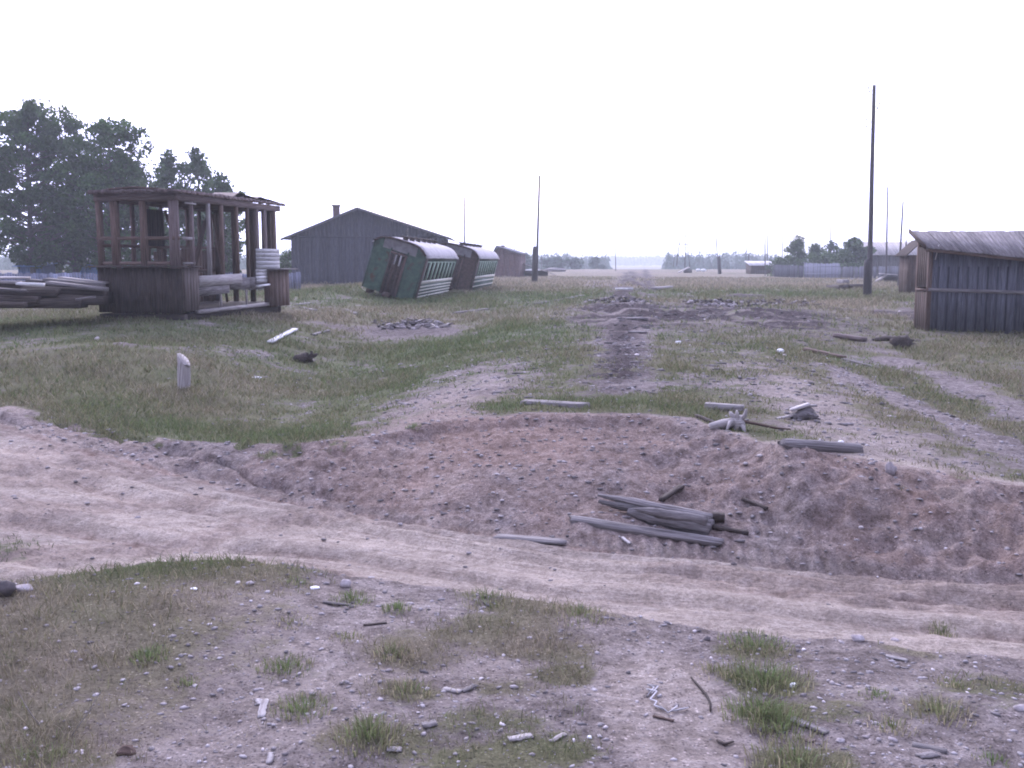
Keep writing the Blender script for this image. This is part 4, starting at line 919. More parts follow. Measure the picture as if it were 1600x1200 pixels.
for i, (px, py, Y, R, nl, lf, lab) in enumerate([
        (1219, 402, 130, 1.5, 1200, 'leaf_mid', 'dark rounded bush at the far left of the right bush row'),
        (1246, 370, 128, 1.8, 3200, 'leaf_mid', 'cone-shaped leafy tree, leftmost tall one of the right bush row'),
        (1272, 380, 130, 1.6, 1900, 'leaf_mid', 'thin-topped bush beside the cone-shaped tree on the right'),
        (1300, 374, 132, 1.5, 900, 'leaf_far', 'pale twiggy sparse bush in the middle of the right bush row'),
        (1290, 394, 124, 2.4, 2600, 'leaf_mid', 'low broad bush behind the bluish board fence'),
        (1338, 370, 120, 2.5, 5200, 'leaf_mid', 'largest round bushy tree just left of the tallest pole'),
        (1318, 390, 118, 1.8, 2000, 'leaf_mid', 'low bush tucked left of the largest round bushy tree')]):
    x = at(px, 400, Y).x; zg = H(x, Y); tree('bushy_tree', (x, Y, zg), at(px, py, Y).z - zg, R, lab, 'tree', lf, nl, .34, .10, .06, seed=80 + i, group='bushes behind the right fence', clumps=40, sp=.75)
for i, (px, py, Y, lab) in enumerate([(1432, 364, 140, 'treetop showing over the left end of the plank shed roof'), (1500, 362, 150, 'treetop showing over the middle of the plank shed roof')]):
    x = at(px, 400, Y).x; zg = H(x, Y); tree('bushy_tree', (x, Y, zg), at(px, py, Y).z - zg, 1.6, lab, 'tree', 'leaf_mid', 1500, .34, .10, .1, seed=95 + i, clumps=24)
for i, (px, py, Y, R, lab) in enumerate([(821, 395, 230, 1.5, 'dark pointed conifer left of the dark pole with the stub'), (873, 401, 240, 1.8, 'dark spruce top in the distant wood right of the dark pole'), (933, 402, 260, 2.4, 'slightly taller tree in the distant wood left of the lone thin pole'),
                                      (860, 404, 235, 2.6, 'low leafy tree in the distance just right of the dark pole'), (898, 404, 240, 2.6, 'broad low distant tree right of the dark spruce top')]):
    x = at(px, 400, Y).x; zg = H(x, Y); tree('distant_tree', (x, Y, zg), at(px, py, Y).z - zg, R, lab, 'tree', 'leaf_far', 900, .6, .12, .05, seed=110 + i, clumps=26)

def forest():
    n = 13000; th = np.radians(RNG.uniform(-60, 60, n)); r = RNG.uniform(330, 800, n)
    gapm = np.abs(np.degrees(th) - 7.0) < 1.6
    r = np.where(gapm, RNG.uniform(1100, 1500, n), r)
    x = r * np.sin(th); y = r * np.cos(th); z = fields(x, y)[0] - .2
    h = RNG.uniform(5.4, 8.0, n) * (1 + .25 * (vn(th * 60, th * 0, 5) - .3)) * (.72 + r / 1500) * np.where(np.degrees(th) > 3, 1.05, .98); w = h * RNG.uniform(.16, .34, n)
    V = []; F = []; T = []; k0 = 0
    q = 16; Vn = []; 
    a = RNG.uniform(0, 2 * pi, (n, q)); f = np.sort(RNG.uniform(.08, 1, (n, q)), 1)
    rad = (1 - f) ** .7 * w[:, None] * RNG.uniform(.4, 1.15, (n, q)) + .1
    cx = x[:, None] + np.cos(a) * rad * .6; cy = y[:, None] + np.sin(a) * rad * .6; cz = z[:, None] + f * h[:, None]
    s = np.maximum(.28, rad * .8)
    ang = RNG.uniform(0, pi, (n, q)); dx = np.cos(ang) * s; dy = np.sin(ang) * s; up = s * RNG.uniform(.7, 1.6, (n, q))
    V = np.stack([np.stack([cx - dx, cy - dy, cz - up * .3], -1), np.stack([cx + dx, cy + dy, cz - up * .4], -1), np.stack([cx + dx * .2, cy + dy * .2, cz + up], -1)], 2).reshape(-1, 3)
    tone = np.repeat(RNG.uniform(.6, 1.3, n * q), 3)
    o = build_np('forest', V, [np.arange(len(V)).reshape(-1, 3)], 'leaf_far', dict(tone=tone, gc=V))
    tag(o, 'distant low wood along the horizon', 'forest', kind='stuff')
forest()
# ------------------------------------------------------------ timber, stones and scraps
def log(name, p, q, r, mat, label, cat='log', sink=.3, flat=.8, seed=0, splits=2, taper=.9, group=None, lift=0.0, ends=.25, gro=1.0):
    """weathered split timber lying between two ground points"""
    p = Vector(p); q = Vector(q); c = (p + q) / 2; c.z += r * (1 - sink) * flat * .6 + lift; d = q - p; Lg = d.length; rg = random.Random(seed)
    n = 22; k = 18; V = []; F = []; G = []; T = []
    xa = d.normalized(); ya = Vector((0, 0, 1)).cross(xa).normalized(); za = xa.cross(ya); o = rg.uniform(0, 30)
    grooves = [(rg.uniform(.15, .85) * pi, rg.uniform(.15, .35), rg.uniform(.0, .5), rg.uniform(.5, 1)) for _ in range(splits)]
    for i in range(n + 1):
        u = i / n; rr = r * (1 - (1 - taper) * u) * gro ** (1 - u) * (1 - ends * (max(0, 1 - u * 9) ** 2) * rg.uniform(.6, 1)) * (1 - ends * .3 * (max(0, 1 - (1 - u) * 9) ** 2))
        for j in range(k):
            a = 2 * pi * j / k; s_ = 1 + .07 * float(fbm(np.array([u * 3 + o]), np.array([a * 1.8 + o]), 3, seed)[0]) + rg.uniform(-.02, .02)
            for ga, gw, g0, g1 in grooves:
                if g0 < u < g1: s_ -= .42 * math.exp(-((a - ga) / (gw * .5)) ** 2)
            ex = rg.uniform(-.02, .02) * Lg if i in (0, n) else 0
            V.append(c + xa * ((u - .5) * Lg + ex) + ya * cos(a) * rr * s_ + za * sin(a) * rr * s_ * flat); G.append((u * Lg + o, a * r * 1.2, o)); T.append(1.0)
        if i:
            for j in range(k): F.append(((i - 1) * k + j, (i - 1) * k + (j + 1) % k, i * k + (j + 1) % k, i * k + j))
    F.append(tuple(range(k))[::-1]); F.append(tuple(n * k + j for j in range(k)))
    c0 = c.copy(); V = [v - c0 for v in V]
    m = MB(); m.add(V, F, T, G); return single(name, m, mat, c0, 0, label, cat, group, smooth=False)
def plank(name, a, b, w, t, mat, label, cat='plank', tone=1.0, lift=.0, group=None, roll=0.0, jit=.006):
    """plank lying between two ground points (Vectors)"""
    a = Vector(a); b = Vector(b); c = (a + b) / 2; n = 8; d = b - a; xa = d.normalized(); ya = Vector((0, 0, 1)).cross(xa).normalized(); za = xa.cross(ya)
    if roll: R_ = Matrix.Rotation(roll, 3, xa); ya = R_ @ ya; za = R_ @ za
    V = []; F = []; G = []; o = random.uniform(0, 40)
    for i in range(n + 1):
        u = i / n - .5; e = random.uniform(-.02, .02) * d.length if i in (0, n) else 0; ww = w * (1 + random.uniform(-.06, .06))
        for sy, sz in ((-.5, -.5), (.5, -.5), (.5, .5), (-.5, .5)):
            V.append(xa * (u * d.length + e * (1 + sy)) + ya * (sy * ww + random.uniform(-jit, jit)) + za * (sz * t) + Vector((0, 0, t * .4 + lift))); G.append((u * d.length + o, sy * w + o * .3, sz * t))
        if i:
            for j in range(4): F.append(((i - 1) * 4 + j, (i - 1) * 4 + (j + 1) % 4, i * 4 + (j + 1) % 4, i * 4 + j))
    F.append((3, 2, 1, 0)); F.append(tuple(n * 4 + j for j in range(4)))
    m = MB(); m.add(V, F, tone, G); return single(name, m, mat, c, 0, label, cat, group)
def rock(name, p, r, mat, label, seed=0, cat='stone', amp=.22, sink=.35, group=None, tone=1.0):
    m = MB(); m.lump((0, 0, 0), r, seed, 14, 9, amp, tone); return single(name, m, mat, Vector(p) + Vector((0, 0, r[2] * (1 - 2 * sink))), 0, label, cat, group)

# big split log at the toe of the bank
a, b = G(930, 795), G(1113, 826)
def split_log(a, b):
    a = a + Vector((0, 0, .10)); b = b + Vector((0, 0, .05)); root = empty('split_log', a, 0, 'big split grey log lying at the foot of the sand bank', 'log'); d = b - a; x = d.normalized(); yv = Vector((0, 0, 1)).cross(x).normalized(); z = x.cross(yv)
    P = lambda u, v, w: d * u + yv * v + z * w
    def sliver(u0, u1, v0, w0, v1, w1, wd, th, tn, name, taper0=.25, taper1=.9):
        m = MB(); n = 16; V = []; F = []; G_ = []; off = random.uniform(0, 30); ph = random.uniform(0, 6)
        for i in range(n + 1):
            t_ = i / n; k = (taper0 + (1 - taper0) * min(1, t_ * 3.2)) * (1 - (1 - taper1) * max(0, t_ * 4 - 3)); wob = .006 * sin(t_ * 9 + ph)
            for (sy, sz) in ((-.5, -.5), (.5, -.5), (.55, .1), (.25, .5), (-.2, .55), (-.52, .15)):
                V.append(P(u0 + (u1 - u0) * t_, v0 + (v1 - v0) * t_ + sy * wd * k + wob + random.uniform(-.003, .003), w0 + (w1 - w0) * t_ + sz * th * k + random.uniform(-.003, .003))); G_.append((t_ * 1.2 + off, sy * wd + off, sz * th))
            if i:
                for j in range(6): F.append(((i - 1) * 6 + j, (i - 1) * 6 + (j + 1) % 6, i * 6 + (j + 1) % 6, i * 6 + j))
        F.append(tuple(range(6))[::-1]); F.append(tuple(n * 6 + j for j in range(6))); m.add(V, F, tn, G_); m.build(name, 'grey_wood', root)
    sliver(.30, 1.0, .0, -.05, .0, -.04, .20, .14, .95, 'heartwood', .35, .95)
    sliver(0.0, .98, .07, .02, .05, .035, .09, .07, 1.15, 'splinter', .3, .9)
    sliver(.02, .62, .03, -.03, .02, -.02, .08, .06, .55, 'splinter', .4, .5)
    sliver(.36, .97, -.07, -.0, -.06, .03, .07, .08, 1.0, 'splinter', .2, .95)
split_log(a, b)
a, b = G(890, 812), G(1128, 848)
log('log', a, b, .07, 'grey_wood', 'long dark half-buried log in front of the big split grey one', seed=5, splits=4, sink=1.15, flat=.7)
plank('plank', G(1035, 790) + Vector((0, .08, .02)), G(1068, 776) + Vector((0, .1, .06)), .06, .03, 'dark_wood', 'short dark stake poking up behind the big split grey log')
plank('plank', G(1112, 812), G(1132, 814), .10, .07, 'dark_wood', 'dark block end just right of the big split grey log')
plank('plank', G(1114, 826), G(1170, 836), .07, .03, 'dark_wood', 'dark sliver of wood right of the half-buried log')
plank('plank', G(972, 842), G(984, 852), .03, .02, 'pale_wood', 'small pale stick on the road edge below the half-buried log', cat='stick')
plank('plank', G(775, 838), G(885, 848), .15, .02, 'grey_wood', 'flat grey board pressed into the road edge below the bank', lift=-.008, tone=1.0)
plank('plank', G(1160, 783), G(1198, 798), .035, .03, 'dark_wood', 'thin dark stick on the bank slope right of the logs', cat='stick')
# embankment top
plank('sleeper', G(818, 632), G(916, 638), .16, .12, 'grey_wood', 'left grey sleeper at the crest of the bank', 'railway sleeper', tone=1.1, roll=.1, lift=-.05)
plank('sleeper', G(1102, 637), G(1162, 641), .15, .10, 'pale_wood', 'short pale sleeper end on the crest above the driftwood stump', 'railway sleeper', tone=.65, lift=-.03)
log('log', G(1222, 697), G(1342, 704), .085, 'grey_wood', 'rounded grey log on the light sand right of the bank crest', seed=8, splits=4, sink=.7, flat=.8)
# driftwood stump with claws
def driftwood():
    p = G(1150, 672); root = empty('driftwood_stump', p, 0, 'bleached stump with forked root claws on the bank crest', 'stump')
    m = MB(); m.tube([(-.30, .0, .03), (-.15, .02, .06), (0, 0, .09)], [.05, .06, .06], 9, rough=.15); m.lump((.02, 0, .08), (.10, .08, .08), 3, 10, 7, .3); m.build('trunk', 'pale_wood', root)
    for i, pts in enumerate([[(-.02, 0, .1), (-.08, -.05, .1), (-.13, -.10, .01)], [(0, 0, .1), (0.0, -.03, .19), (-.01, -.05, .23)], [(.04, 0, .1), (.09, -.03, .17), (.10, -.05, .25)], [(.03, 0, .08), (.06, -.08, .05), (.07, -.16, -.02)], [(.0, 0, .12), (-.06, 0, .18), (-.07, .02, .21)]]):
        m = MB(); m.tube(pts, [.032, .026, .012], 7, rough=.15); m.build('root_claw', 'pale_wood', root)
    m = MB(); m.tube([(.05, .02, .10), (.25, .06, .06), (.45, .02, .02), (.62, -.02, .01)], [.02, .018, .014, .008], 6); m.build('branch', 'brown_wood', root)
driftwood()
plank('branch', G(1088, 652), G(1128, 668), .05, .04, 'dark_wood', 'dark leaning stick left of the driftwood stump', cat='branch')
def chunk():
    p = G(1257, 655); root = empty('weathered_chunk', p, 0, 'chunk of cracked timber with pale splintered top right of the driftwood', 'timber')
    m = MB(); m.lump((0, 0, .05), (.17, .12, .09), 5, 12, 8, .3, .9); m.build('block', 'grey_wood', root)
    m = MB(); m.bar((-.18, -.04, .12), (.05, .0, .19), .08, .03, tone=1.2); m.bar((-.1, .03, .15), (.15, .02, .17), .07, .025, tone=.9); m.bar((-.42, -.05, .0), (-.16, -.03, .05), .07, .02, tone=.9); m.build('splinter', 'pale_wood', root)
chunk()
rock('white_can', G(1314, 692), (.035, .025, .022), 'white_plastic', 'small bright can on the sand above the rounded grey log', 4, 'can', .05)
rock('white_can', G(1339, 701), (.028, .02, .02), 'white_plastic', 'small bright can at the right end of the rounded grey log', 5, 'can', .05)
rock('stone', G(1391, 740), (.055, .05, .07), 'stone', 'grey upright stone on the edge of the bank at right', 6)
rock('white_ball', G(1219, 552), (.09, .09, .075), 'white_plastic', 'round white ball-like bit of litter on the right side of the track', 7, 'litter', .05)
rock('white_scrap', G(1060, 537), (.07, .05, .05), 'white_plastic', 'white scrap lying left of the round white litter', 8, 'litter', .2)
plank('plank', G(1258, 548), G(1320, 562), .16, .08, 'brown_wood', 'dark rotten timber in the grass right of the round white litter')
plank('plank', G(1318, 562), G(1378, 578), .10, .04, 'grey_wood', 'grey sunken board continuing right from the rotten timber', tone=.9)
plank('plank', G(1305, 527), G(1350, 534), .22, .10, 'reddish_wood', 'reddish broken board in the grass left of the plank shed', lift=.02)
rock('rotten_stump', G(1410, 543), (.26, .22, .20), 'dark_wood', 'dark rotten stump just below the corner of the plank shed', 9, 'stump', .4)
rock('rotten_stump', G(1385, 532), (.3, .2, .09), 'dark_wood', 'flat dark stump remains left of the bigger rotten stump', 10, 'stump', .35)
# left field
def post_stump():
    p = G(286, 606); root = empty('leaning_post', p, 0, 'pale weathered post stump standing upright in the left grass', 'post')
    m = MB(); V = []; n, k = 8, 10; F = []; G_ = []
    for i in range(n + 1):
        u = i / n
        for j in range(k):
            a = 2 * pi * j / k; r = .115 * (1 + .10 * sin(3 * a + 4 * u)); top = .50 + (.13 * -cos(a + .4) if i == n else 0) + .0
            V.append((cos(a) * r + .04 * u, sin(a) * r * .8, -.1 + (top + .1) * u)); G_.append((u * .6, a * .12, 3))
        if i:
            for j in range(k): F.append(((i - 1) * k + j, (i - 1) * k + (j + 1) % k, i * k + (j + 1) % k, i * k + j))
    F.append(tuple(n * k + j for j in range(k))); m.add(V, F, 1.05, G_); m.build('post', 'pale_wood', root)
post_stump()
plank('plank', G(421, 538), G(461, 517), .16, .05, 'white_paint', 'bright white plank lying slantwise on the left slope', lift=.03)
plank('plank', G(488, 524), G(512, 517), .14, .04, 'grey_wood', 'short grey plank right of the white plank on the left slope', tone=1.3)
def burnt_stump():
    p = G(476, 566); root = empty('burnt_stump', p, 0, 'dark torn stump with stubby roots on the left slope', 'stump')
    m = MB(); m.lump((0, 0, .06), (.24, .18, .13), 12, 12, 8, .4); m.lump((-.22, 0, .02), (.2, .12, .06), 13, 10, 6, .4); m.build('trunk', 'dark_wood', root)
    for pts in ([(.1, 0, .1), (.18, 0, .2), (.16, 0, .27)], [(.12, 0, .12), (.26, 0, .17), (.30, -.02, .20)], [(.05, 0, .12), (.06, 0, .21), (.02, 0, .22)]): m = MB(); m.tube(pts, [.06, .05, .025], 7, rough=.2); m.build('root', 'dark_wood', root)
burnt_stump()
rock('white_scrap', G(400, 591), (.10, .05, .03), 'white_plastic', 'white scrap in the grass below the dark torn stump', 14, 'litter', .25)
rock('white_scrap', G(152, 532), (.07, .05, .06), 'stone', 'small pale scrap on the left mound', 15, 'litter', .25, tone=1.6)
plank('plank', G(463, 477), G(486, 474), .25, .05, 'grey_wood', 'grey board in the grass right of the railcar skeleton', tone=1.3)
plank('plank', G(470, 481), G(494, 486), .2, .05, 'grey_wood', 'second grey board just below the one right of the railcar skeleton', tone=1.1)
plank('plank', G(540, 485), G(558, 492), .2, .06, 'grey_wood', 'small grey board left of the rubble patch')
plank('plank', G(712, 490), G(762, 484), .18, .07, 'grey_wood', 'long grey board in the grass below the farther carriage', tone=1.2)
plank('pole_log', G(838, 477), G(912, 463), .16, .10, 'grey_wood', 'long thin pole lying across the slope left of the dug-up heap', cat='log', tone=.9)
plank('plank', G(965, 455), G(986, 455), .35, .12, 'white_paint', 'pale board lying across the dug-up track', lift=.1)
plank('plank', G(1020, 455), G(1048, 452), .35, .16, 'pale_wood', 'greyish board right of the pale one across the dug-up track', lift=.1, tone=.8)
plank('plank', G(980, 499), G(1007, 499), .35, .06, 'grey_wood', 'flat grey sleeper trace in the middle of the track', 'railway sleeper', tone=1.4)
plank('plank', G(985, 520), G(1006, 521), .25, .05, 'grey_wood', 'faint worn sleeper nearer than the flat grey one', 'railway sleeper', tone=1.0)
plank('plank', G(776, 425), G(843, 423), .5, .22, 'white_paint', 'long white board pile right of the farther carriage', lift=.1, jit=.03)
rock('rubble_heap', G(868, 424), (2.1, 1.2, .35), 'stone', 'low grey rubble heap right of the long white board', 16, 'heap', .25, .1)
plank('plank', G(1296, 452), G(1318, 453), .5, .3, 'dark_wood', 'dark timber lying left of the tallest pole', lift=.05)
plank('plank', G(1320, 453), G(1346, 452), .5, .34, 'dark_wood', 'dark timber closest to the foot of the tallest pole', lift=.05)
plank('plank', G(1312, 443), G(1322, 444), .5, .4, 'grey_wood', 'grey block behind the dark timbers near the tallest pole')
plank('plank', G(1328, 436), G(1362, 437), .3, .12, 'grey_wood', 'thin grey board near the sagging fence', tone=1.4)
def rubbish_pile(name, px, py, n, lab, wid, dep, hgt, mats=('stone', 'grey_wood', 'dark_stone')):
    p = G(px, py); root = empty(name, p, 0, lab, 'rubble pile')
    for mt in mats:
        m = MB()
        for k in range(n):
            a = random.uniform(0, 2 * pi); u = math.sqrt(random.random()); x = cos(a) * u * wid; y = sin(a) * u * dep; z = H(p.x + x, p.y + y) - p.z + hgt * (1 - u) * random.random()
            if mt == 'grey_wood': m.box((x, y, z + .03), (random.uniform(.15, .5), .08, .03), rot=Matrix.Rotation(random.uniform(0, 3), 3, 'Z') @ Matrix.Rotation(random.uniform(-.4, .4), 3, 'Y'), tone=random.uniform(.7, 1.7))
            else: s_ = random.uniform(.04, .13); m.lump((x, y, z), (s_, s_ * .8, s_ * .6), k, 6, 4, .3, random.uniform(.6, 1.5))
        m.build({'stone': 'rubble', 'grey_wood': 'wood_scraps', 'dark_stone': 'dark_rubble', 'dark_wood': 'dark_scraps'}[mt], mt, root)
rubbish_pile('rubble_pile', 640, 508, 42, 'patch of grey rubble and scraps in front of the nearer carriage', 1.4, 1.5, .12)
rubbish_pile('debris_heap', 968, 470, 60, 'dark debris heap on the dug-up track beyond the sleeper traces', 1.6, 4.0, .22, ('dark_stone', 'dark_wood', 'stone'))
rubbish_pile('debris_heap', 1120, 474, 40, 'dark debris spread right of the track, left half of the long band', 1.8, 3.6, .2, ('dark_stone', 'dark_wood', 'stone'))
rubbish_pile('debris_heap', 1215, 474, 44, 'dark debris spread farther right of the track towards the tallest pole', 1.9, 3.4, .2, ('dark_stone', 'dark_wood', 'grey_wood'))
def lumber(px0, py0, px1, py1, Y0, Y1, w, t, mat, lab, tone=1.0, z=0.0):
    a = at(px0, py0, Y0); b = at(px1, py1, Y1); c = (a + b) / 2; m = MB(); m.bar(a - c, b - c, w, t, tone=tone, jit=.012); m.M = None
    single('timber_beam', m, mat, c, 0, lab, 'timber', 'timber stacked left of the railcar')
for i, (x0, y0, x1, y1, Y0, Y1, w, t, mt, tn, lab) in enumerate([
        (-30, 434, 42, 434, 27.5, 27.6, .5, .06, 'pale_wood', 1.2, 'pale top board of the stack at the left photo edge'),
        (-30, 440, 30, 441, 26.8, 26.9, .4, .07, 'pale_wood', 1.1, 'second pale board under the top one at the left photo edge'),
        (28, 443, 68, 445, 26.2, 26.3, .35, .08, 'white_paint', 1.1, 'whitest short board on top of the timber stack'),
        (40, 438, 76, 441, 27.6, 27.8, .4, .09, 'grey_wood', .85, 'grey board behind the whitest short board'),
        (72, 438, 160, 447, 27.6, 27.4, .35, .12, 'grey_wood', .7, 'long grey beam running to the railcar skeleton'),
        (75, 442, 165, 452, 26.9, 26.7, .3, .09, 'grey_wood', .95, 'long paler beam just below the grey one reaching the railcar'),
        (95, 434, 165, 442, 28.6, 28.2, .3, .06, 'pale_wood', .9, 'thin pale lath highest at the right of the timber stack'),
        (-30, 450, 36, 455, 25.8, 25.6, .3, .08, 'grey_wood', .6, 'slanting dull board in the left half of the timber stack'),
        (-20, 458, 90, 457, 26.2, 26.4, .5, .18, 'dark_wood', 1.0, 'thick dark beam in the middle of the timber stack'),
        (40, 452, 165, 459, 27.0, 27.2, .6, .20, 'dark_wood', 1.1, 'thick dark beam below the long paler beam'),
        (-30, 466, 60, 468, 25.8, 26.0, .5, .18, 'dark_wood', 1.3, 'dark beam near the bottom left of the timber stack'),
        (50, 464, 165, 470, 26.6, 26.9, .6, .22, 'dark_wood', .9, 'lowest dark beam beside the railcar front'),
        (-40, 446, 120, 446, 27.8, 28.0, .8, .20, 'dark_wood', .8, 'broad dark beam underneath the pale boards'),
        (-60, 452, 165, 455, 28.0, 28.2, 1.2, .34, 'dark_wood', .7, 'rearmost thick dark balk closing the middle of the timber stack'),
        (-60, 464, 165, 466, 27.2, 27.6, 1.4, .34, 'dark_wood', .75, 'thick dark balk lying under the whole timber stack'),
        (-60, 472, 130, 474, 26.3, 26.6, .8, .26, 'dark_wood', .95, 'rotten dark balk along the front foot of the timber stack'),
        (-40, 474, 40, 476, 25.4, 25.5, .3, .12, 'dark_wood', 1.4, 'lowest thin beam in the grass at the left photo edge'),
        (118, 468, 150, 464, 25.6, 25.8, .18, .05, 'grey_wood', 1.0, 'small grey offcut leaning low beside the railcar front')]):
    lumber(x0, y0, x1, y1, Y0, Y1, w, t, mt, lab, tn)
# flat white wreck beneath the barrack
p = at(1388, 436, 92); root = empty('plank_stack', (p.x, 92, H(p.x, 92)), 0, 'stack of pale planks over a dark opening in front of the long barrack', 'plank stack')
m = MB()
for k in range(6): m.bar((-1.1 + .1 * k, -.8 + k * .3, .75 + random.uniform(-.04, .04)), (1.9, -.8 + k * .3, .55 + random.uniform(-.04, .04)), .28, .06, tone=random.uniform(.8, 1.2))
m.bar((-1.6, -.9, .0), (-.5, -.7, .62), .5, .06, tone=.9); m.build('planks', 'pale_wood', root)
m = MB(); m.box((.6, 0, .25), (2.2, 1.3, .5), tone=.8); m.build('base', 'dark_wood', root)
# far white litter beside the trestle
p = at(1062, 421, 165); root = empty('overturned_boat', (p.x, 160, H(p.x, 160)), radians(8), 'pale slanted plank wreck at the foot of the trestle mast', 'wreck')
m = MB(); m.bar((-1.0, 0, .1), (.7, 0, .95), 1.0, .1, tone=1.0); m.build('planks', 'pale_wood', root); m = MB(); m.box((.5, .1, .3), (1.1, .9, .6)); m.build('base', 'dark_wood', root)
for px, w, lab in ((1082, .35, 'left of two white scraps right of the trestle mast'), (1090, .45, 'right of two white scraps right of the trestle mast')):
    p = at(px, 420, 165); rock('white_scrap', (p.x, 160, H(p.x, 160) + .15), (w, .3, .25), 'white_plastic', lab, 20, 'litter', .1, 0)
# foreground bits
for i, (px, py, r, mt, lab) in enumerate([
        (540, 916, (.035, .03, .025), 'stone', 'pale rounded stone at the lip of the near ground'), (492, 920, (.028, .018, .010), 'white_plastic', 'flat bright chip left of the pale rounded stone'),
        (303, 921, (.02, .014, .008), 'white_plastic', 'bright chip in the left foreground grass'), (391, 913, (.022, .018, .012), 'stone', 'small pale stone right of the bright chip in the grass'),
        (1105, 1001, (.018, .016, .014), 'dark_stone', 'small dark stone on the smooth sandy patch'), (1240, 1074, (.018, .015, .013), 'white_plastic', 'white pebble right of the green tufts'),
        (1340, 1000, (.035, .03, .02), 'stone', 'pinkish stone on the right near ground'), (1398, 1001, (.03, .025, .012), 'stone', 'flat stone right of the pinkish stone'),
        (921, 1153, (.010, .009, .007), 'white_plastic', 'tiny white pebble in the lower middle'), (1313, 1158, (.018, .013, .008), 'stone', 'pale chip beside the slab of wood at lower right'),
        (1595, 1110, (.03, .02, .015), 'stone', 'stone at the right photo edge')]):
    rock('stone', G(px, py), r, mt, lab, 30 + i, 'stone', .18, .3, tone=1.3)
rock('dark_rock', G(8, 930), (.06, .05, .05), 'dark_stone', 'dark rock at the left photo edge beside the road', 50, 'stone', .2, .2)
rock('pale_rock', G(38, 922), (.06, .04, .02), 'stone', 'pale flat rock beside the dark rock at the left edge', 51, 'stone', .2, .3, tone=1.3)
rock('soil_lump', G(198, 1178), (.035, .025, .02), 'brown_wood', 'brownish lump at the lower left', 52, 'stone', .3, .3)
FP = [((408, 1122), (414, 1094), .022, .012, 'pale_wood', 'upright-lying pale wood chip in the left foreground', 1.1), ((402, 1094), (406, 1102), .016, .01, 'pale_wood', 'tiny pale chip beside the larger pale wood chip', 1.0),
      ((420, 1195), (424, 1178), .018, .01, 'pale_wood', 'pale chip at the bottom edge of the left foreground', 1.0), ((505, 942), (548, 947), .018, .014, 'grey_wood', 'thin grey stick below the lip of the near ground', .9),
      ((568, 978), (605, 974), .014, .012, 'dark_wood', 'dark thin stick in the left middle foreground', 1.0), ((692, 1078), (720, 1083), .030, .014, 'pale_wood', 'pale wood fragment in the middle foreground', .9), ((722, 1082), (745, 1072), .022, .012, 'grey_wood', 'grey sliver right of the pale wood fragment', 1.1),
      ((795, 1157), (832, 1151), .030, .012, 'pale_wood', 'pale bark strip in the lower middle', 1.1), ((660, 1136), (682, 1130), .035, .012, 'grey_wood', 'grey flake left of the pale bark strip', 1.2), ((605, 1172), (628, 1173), .025, .012, 'pale_wood', 'pale flake at the lower middle left', 1.0),
      ((1236, 1124), (1262, 1135), .035, .014, 'grey_wood', 'upper grey slab of wood in the lower right', 1.3), ((1260, 1134), (1292, 1147), .030, .014, 'grey_wood', 'lower grey slab of wood in the lower right', 1.2), ((1252, 1152), (1270, 1160), .03, .01, 'reddish_wood', 'reddish flake below the grey slabs', 1.3),
      ((1384, 1026), (1418, 1034), .026, .014, 'pale_wood', 'pale grey wood piece on the right near ground', .8), ((1425, 1164), (1480, 1176), .028, .012, 'grey_wood', 'grey board piece near the bottom right corner', .9), ((1436, 1184), (1462, 1180), .03, .012, 'grey_wood', 'short grey piece below the board piece at bottom right', 1.3),
      ((884, 1148), (860, 1160), .016, .01, 'pale_wood', 'pale splinter left of the tiny white pebble', 1.0), ((1020, 1120), (1052, 1128), .012, .01, 'brown_wood', 'brown stick below the tangled white rag', 1.0)]
for i, (a, b, w, t, mt, lab, tn) in enumerate(FP): plank('wood_chip', G(*a), G(*b), w * 1.25, t * .45, mt, lab, 'wood chip', tn * .85, jit=.004, lift=.002)
def curve_thing(name, px, rad, mat, lab, cat, lift=.008):
    pts = [G(*p) + Vector((0, 0, lift)) for p in px]; c = pts[0].copy(); m = MB(); m.tube([p - c for p in pts], rad, 7, rough=.2); return single(name, m, mat, c, 0, lab, cat)
curve_thing('twig', [(1080, 1061), (1092, 1075), (1103, 1088), (1110, 1102), (1110, 1114)], [.004, .006, .006, .005, .004], 'dark_wood', 'dark curved twig on the smooth sandy patch', 'twig')
curve_thing('rag', [(1012, 1090), (1022, 1078), (1011, 1073), (1028, 1076), (1018, 1088), (1010, 1080), (1026, 1084), (1016, 1096), (1026, 1100), (1022, 1106), (1036, 1112), (1030, 1106), (1044, 1118), (1058, 1108), (1050, 1115), (1066, 1112), (1076, 1109)], [.002, .004, .003, .004, .003, .004, .005, .003, .004, .003, .005, .003, .004, .005, .003, .004, .002], 'cloth_rag', 'tangled whitish rag strip on the smooth sandy patch', 'rag', .01)
curve_thing('twig', [(1120, 1160), (1132, 1166), (1146, 1162)], [.005, .007, .004], 'dark_wood', 'short dark twig right below the tangled rag', 'twig')
def straw(px, lab):
    pts = [G(*px[0])] ; base = pts[0]; y = base.y
    P = [base] + [at(p[0], p[1], y - .05 * (k + 1)) for k, p in enumerate(px[1:])]; m = MB(); m.tube([p - base for p in P], [.0022, .0018, .001], 5); single('dry_stalk', m, 'pale_wood', base, 0, lab, 'grass stalk')
straw([(112, 1150), (140, 1110), (158, 1080)], 'long dry stalk leaning right in the left foreground'); straw([(66, 1140), (45, 1110), (28, 1080)], 'long dry stalk leaning left in the left foreground')

